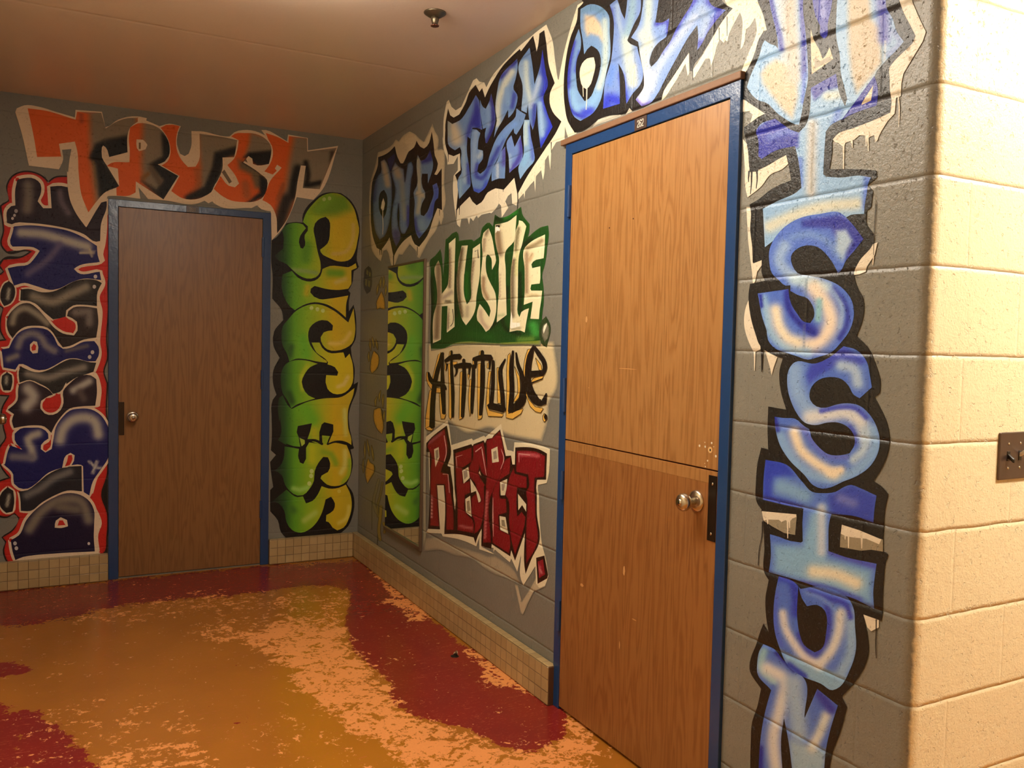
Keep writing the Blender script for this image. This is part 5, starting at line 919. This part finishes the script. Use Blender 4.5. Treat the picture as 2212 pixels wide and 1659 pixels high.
# ------------------------------------------------------------------ turn the traced paint into meshes on the walls
def paint_mesh(name, shapes, wall, mat, parent):
    V = []; Fc = []; COL = []
    for s in shapes:
        P = s['poly']; k = [0]
        for i in range(1, len(P)):
            if np.hypot(*(P[i]-P[k[-1]])) > .15: k.append(i)
        P = P[k]
        if len(P) > 3 and np.hypot(*(P[0]-P[-1])) < .15: P = P[:-1]
        if wall == 'far' and P[:, 1].min() > 425 and P[:, 0].min() < 236 and P[:, 0].max() < 300: P = P.copy(); P[:, 0] = np.minimum(P[:, 0], 245)
        n = len(P)
        if n < 3: continue
        s = dict(s); s['poly'] = P
        ex = np.zeros((0, 2))
        if s['st']:
            g = s.get('g', 4.2)
            lo = P.min(0); hi = P.max(0)
            X, Y = np.meshgrid(np.arange(lo[0]+g*.3, hi[0], g), np.arange(lo[1]+g*.3, hi[1], g*.87))
            X = X+(np.arange(X.shape[0])[:, None] % 2)*g*.5
            G = np.stack([X.ravel(), Y.ravel()], 1); G = G[inside(P, G)]
            if len(G): ex = G[segdist(P, G, True) > g*.35]
        pts = [Vector((float(a), float(b))) for a, b in P]+[Vector((float(a), float(b))) for a, b in ex]
        r = delaunay_2d_cdt(pts, [(i, (i+1) % n) for i in range(n)], [], 0, 1e-4)
        vs = np.array([[v.x, v.y] for v in r[0]]); tr = [f for f in r[2] if len(f) == 3]
        if not tr: continue
        T = np.array(tr); cen = vs[T].mean(1); T = T[inside(P, cen)]
        if not len(T): continue
        c, a = shade(s, vs)
        off = s['off']; base = len(V)
        for (x, y) in vs:
            if wall == 'right':
                u, z = on_right((x, y)); V.append((-off, min(u, YF-.001), max(min(z, ZC-.001), .003)))
            else:
                u, z = on_far((x, y)); V.append((max(min(u, -.001), XL+.001), YF-off, max(min(z, ZC-.001), .003)))
        for t in T:
            A, B, C = (V[base+q] for q in t)
            nx = (B[1]-A[1])*(C[2]-A[2])-(B[2]-A[2])*(C[1]-A[1]); ny = (B[2]-A[2])*(C[0]-A[0])-(B[0]-A[0])*(C[2]-A[2])
            ok = (nx < 0) if wall == 'right' else (ny < 0)
            Fc.append([base+int(q) for q in (t if ok else t[::-1])])
        COL.append(np.concatenate([lin(np.clip(c, 0, 255)), a[:, None]], 1))
    if not V: return None
    me = bpy.data.meshes.new(name); me.from_pydata(V, [], Fc); me.update()
    at = me.color_attributes.new('Paint', 'FLOAT_COLOR', 'POINT'); at.data.foreach_set('color', np.concatenate(COL).ravel())
    o = link(name, me, mat); put(o, parent); return o
def islands(shp):
    g = []
    for s in shp:
        lo, hi = s['poly'].min(0)-1, s['poly'].max(0)+1; new = [lo, hi, [s]]; keep = []
        for q in g:
            if (q[0] < new[1]).all() and (new[0] < q[1]).all(): new = [np.minimum(q[0], new[0]), np.maximum(q[1], new[1]), q[2]+new[2]]
            else: keep.append(q)
        g = keep+[new]
    return [sorted(q[2], key=lambda s: s['off']) for q in g]
LIFT = {'MISSION': .0012, 'TRUST': .0034, 'HUSTLE': .0012, 'ATTITUDE': .0024, 'RESPECT': .0008}
for Wi, Wd in enumerate(WORDS):
    lift = [v for k_, v in LIFT.items() if k_ in Wd.label]; lift = lift[0] if lift else 0.0
    for rk, s in enumerate(sorted([s for p in Wd.parts for s in p[2]], key=lambda s: s['z'])):
        s['off'] = .0006+Wi*4e-6+rk*2e-5+(lift if not ('ATTITUDE' in Wd.label and s['z'] < 1) else 0)
    allp = np.concatenate([s['poly'] for p in Wd.parts for s in p[2]])
    lo = allp.min(0); hi = allp.max(0); c = ((lo[0]+hi[0])/2, hi[1])
    if Wd.wall == 'right': u, z = on_right(c); loc = (0.0, u, max(z, .0))
    else: u, z = on_far(c); loc = (u, YF, max(z, .0))
    root = empty(Wd.name, loc, Wd.label, Wd.cat, Wd.group)
    for (pn, pl, shp) in Wd.parts:
        if not shp: continue
        for grp in (islands(shp) if pn in ('white_halo', 'dot', 'white_edge', 'mark', 'toe') else [shp]):
            o = paint_mesh(pn, grp, Wd.wall, M_PR if Wd.wall == 'right' else M_PF, root)
            if o and pl: o['label'] = pl
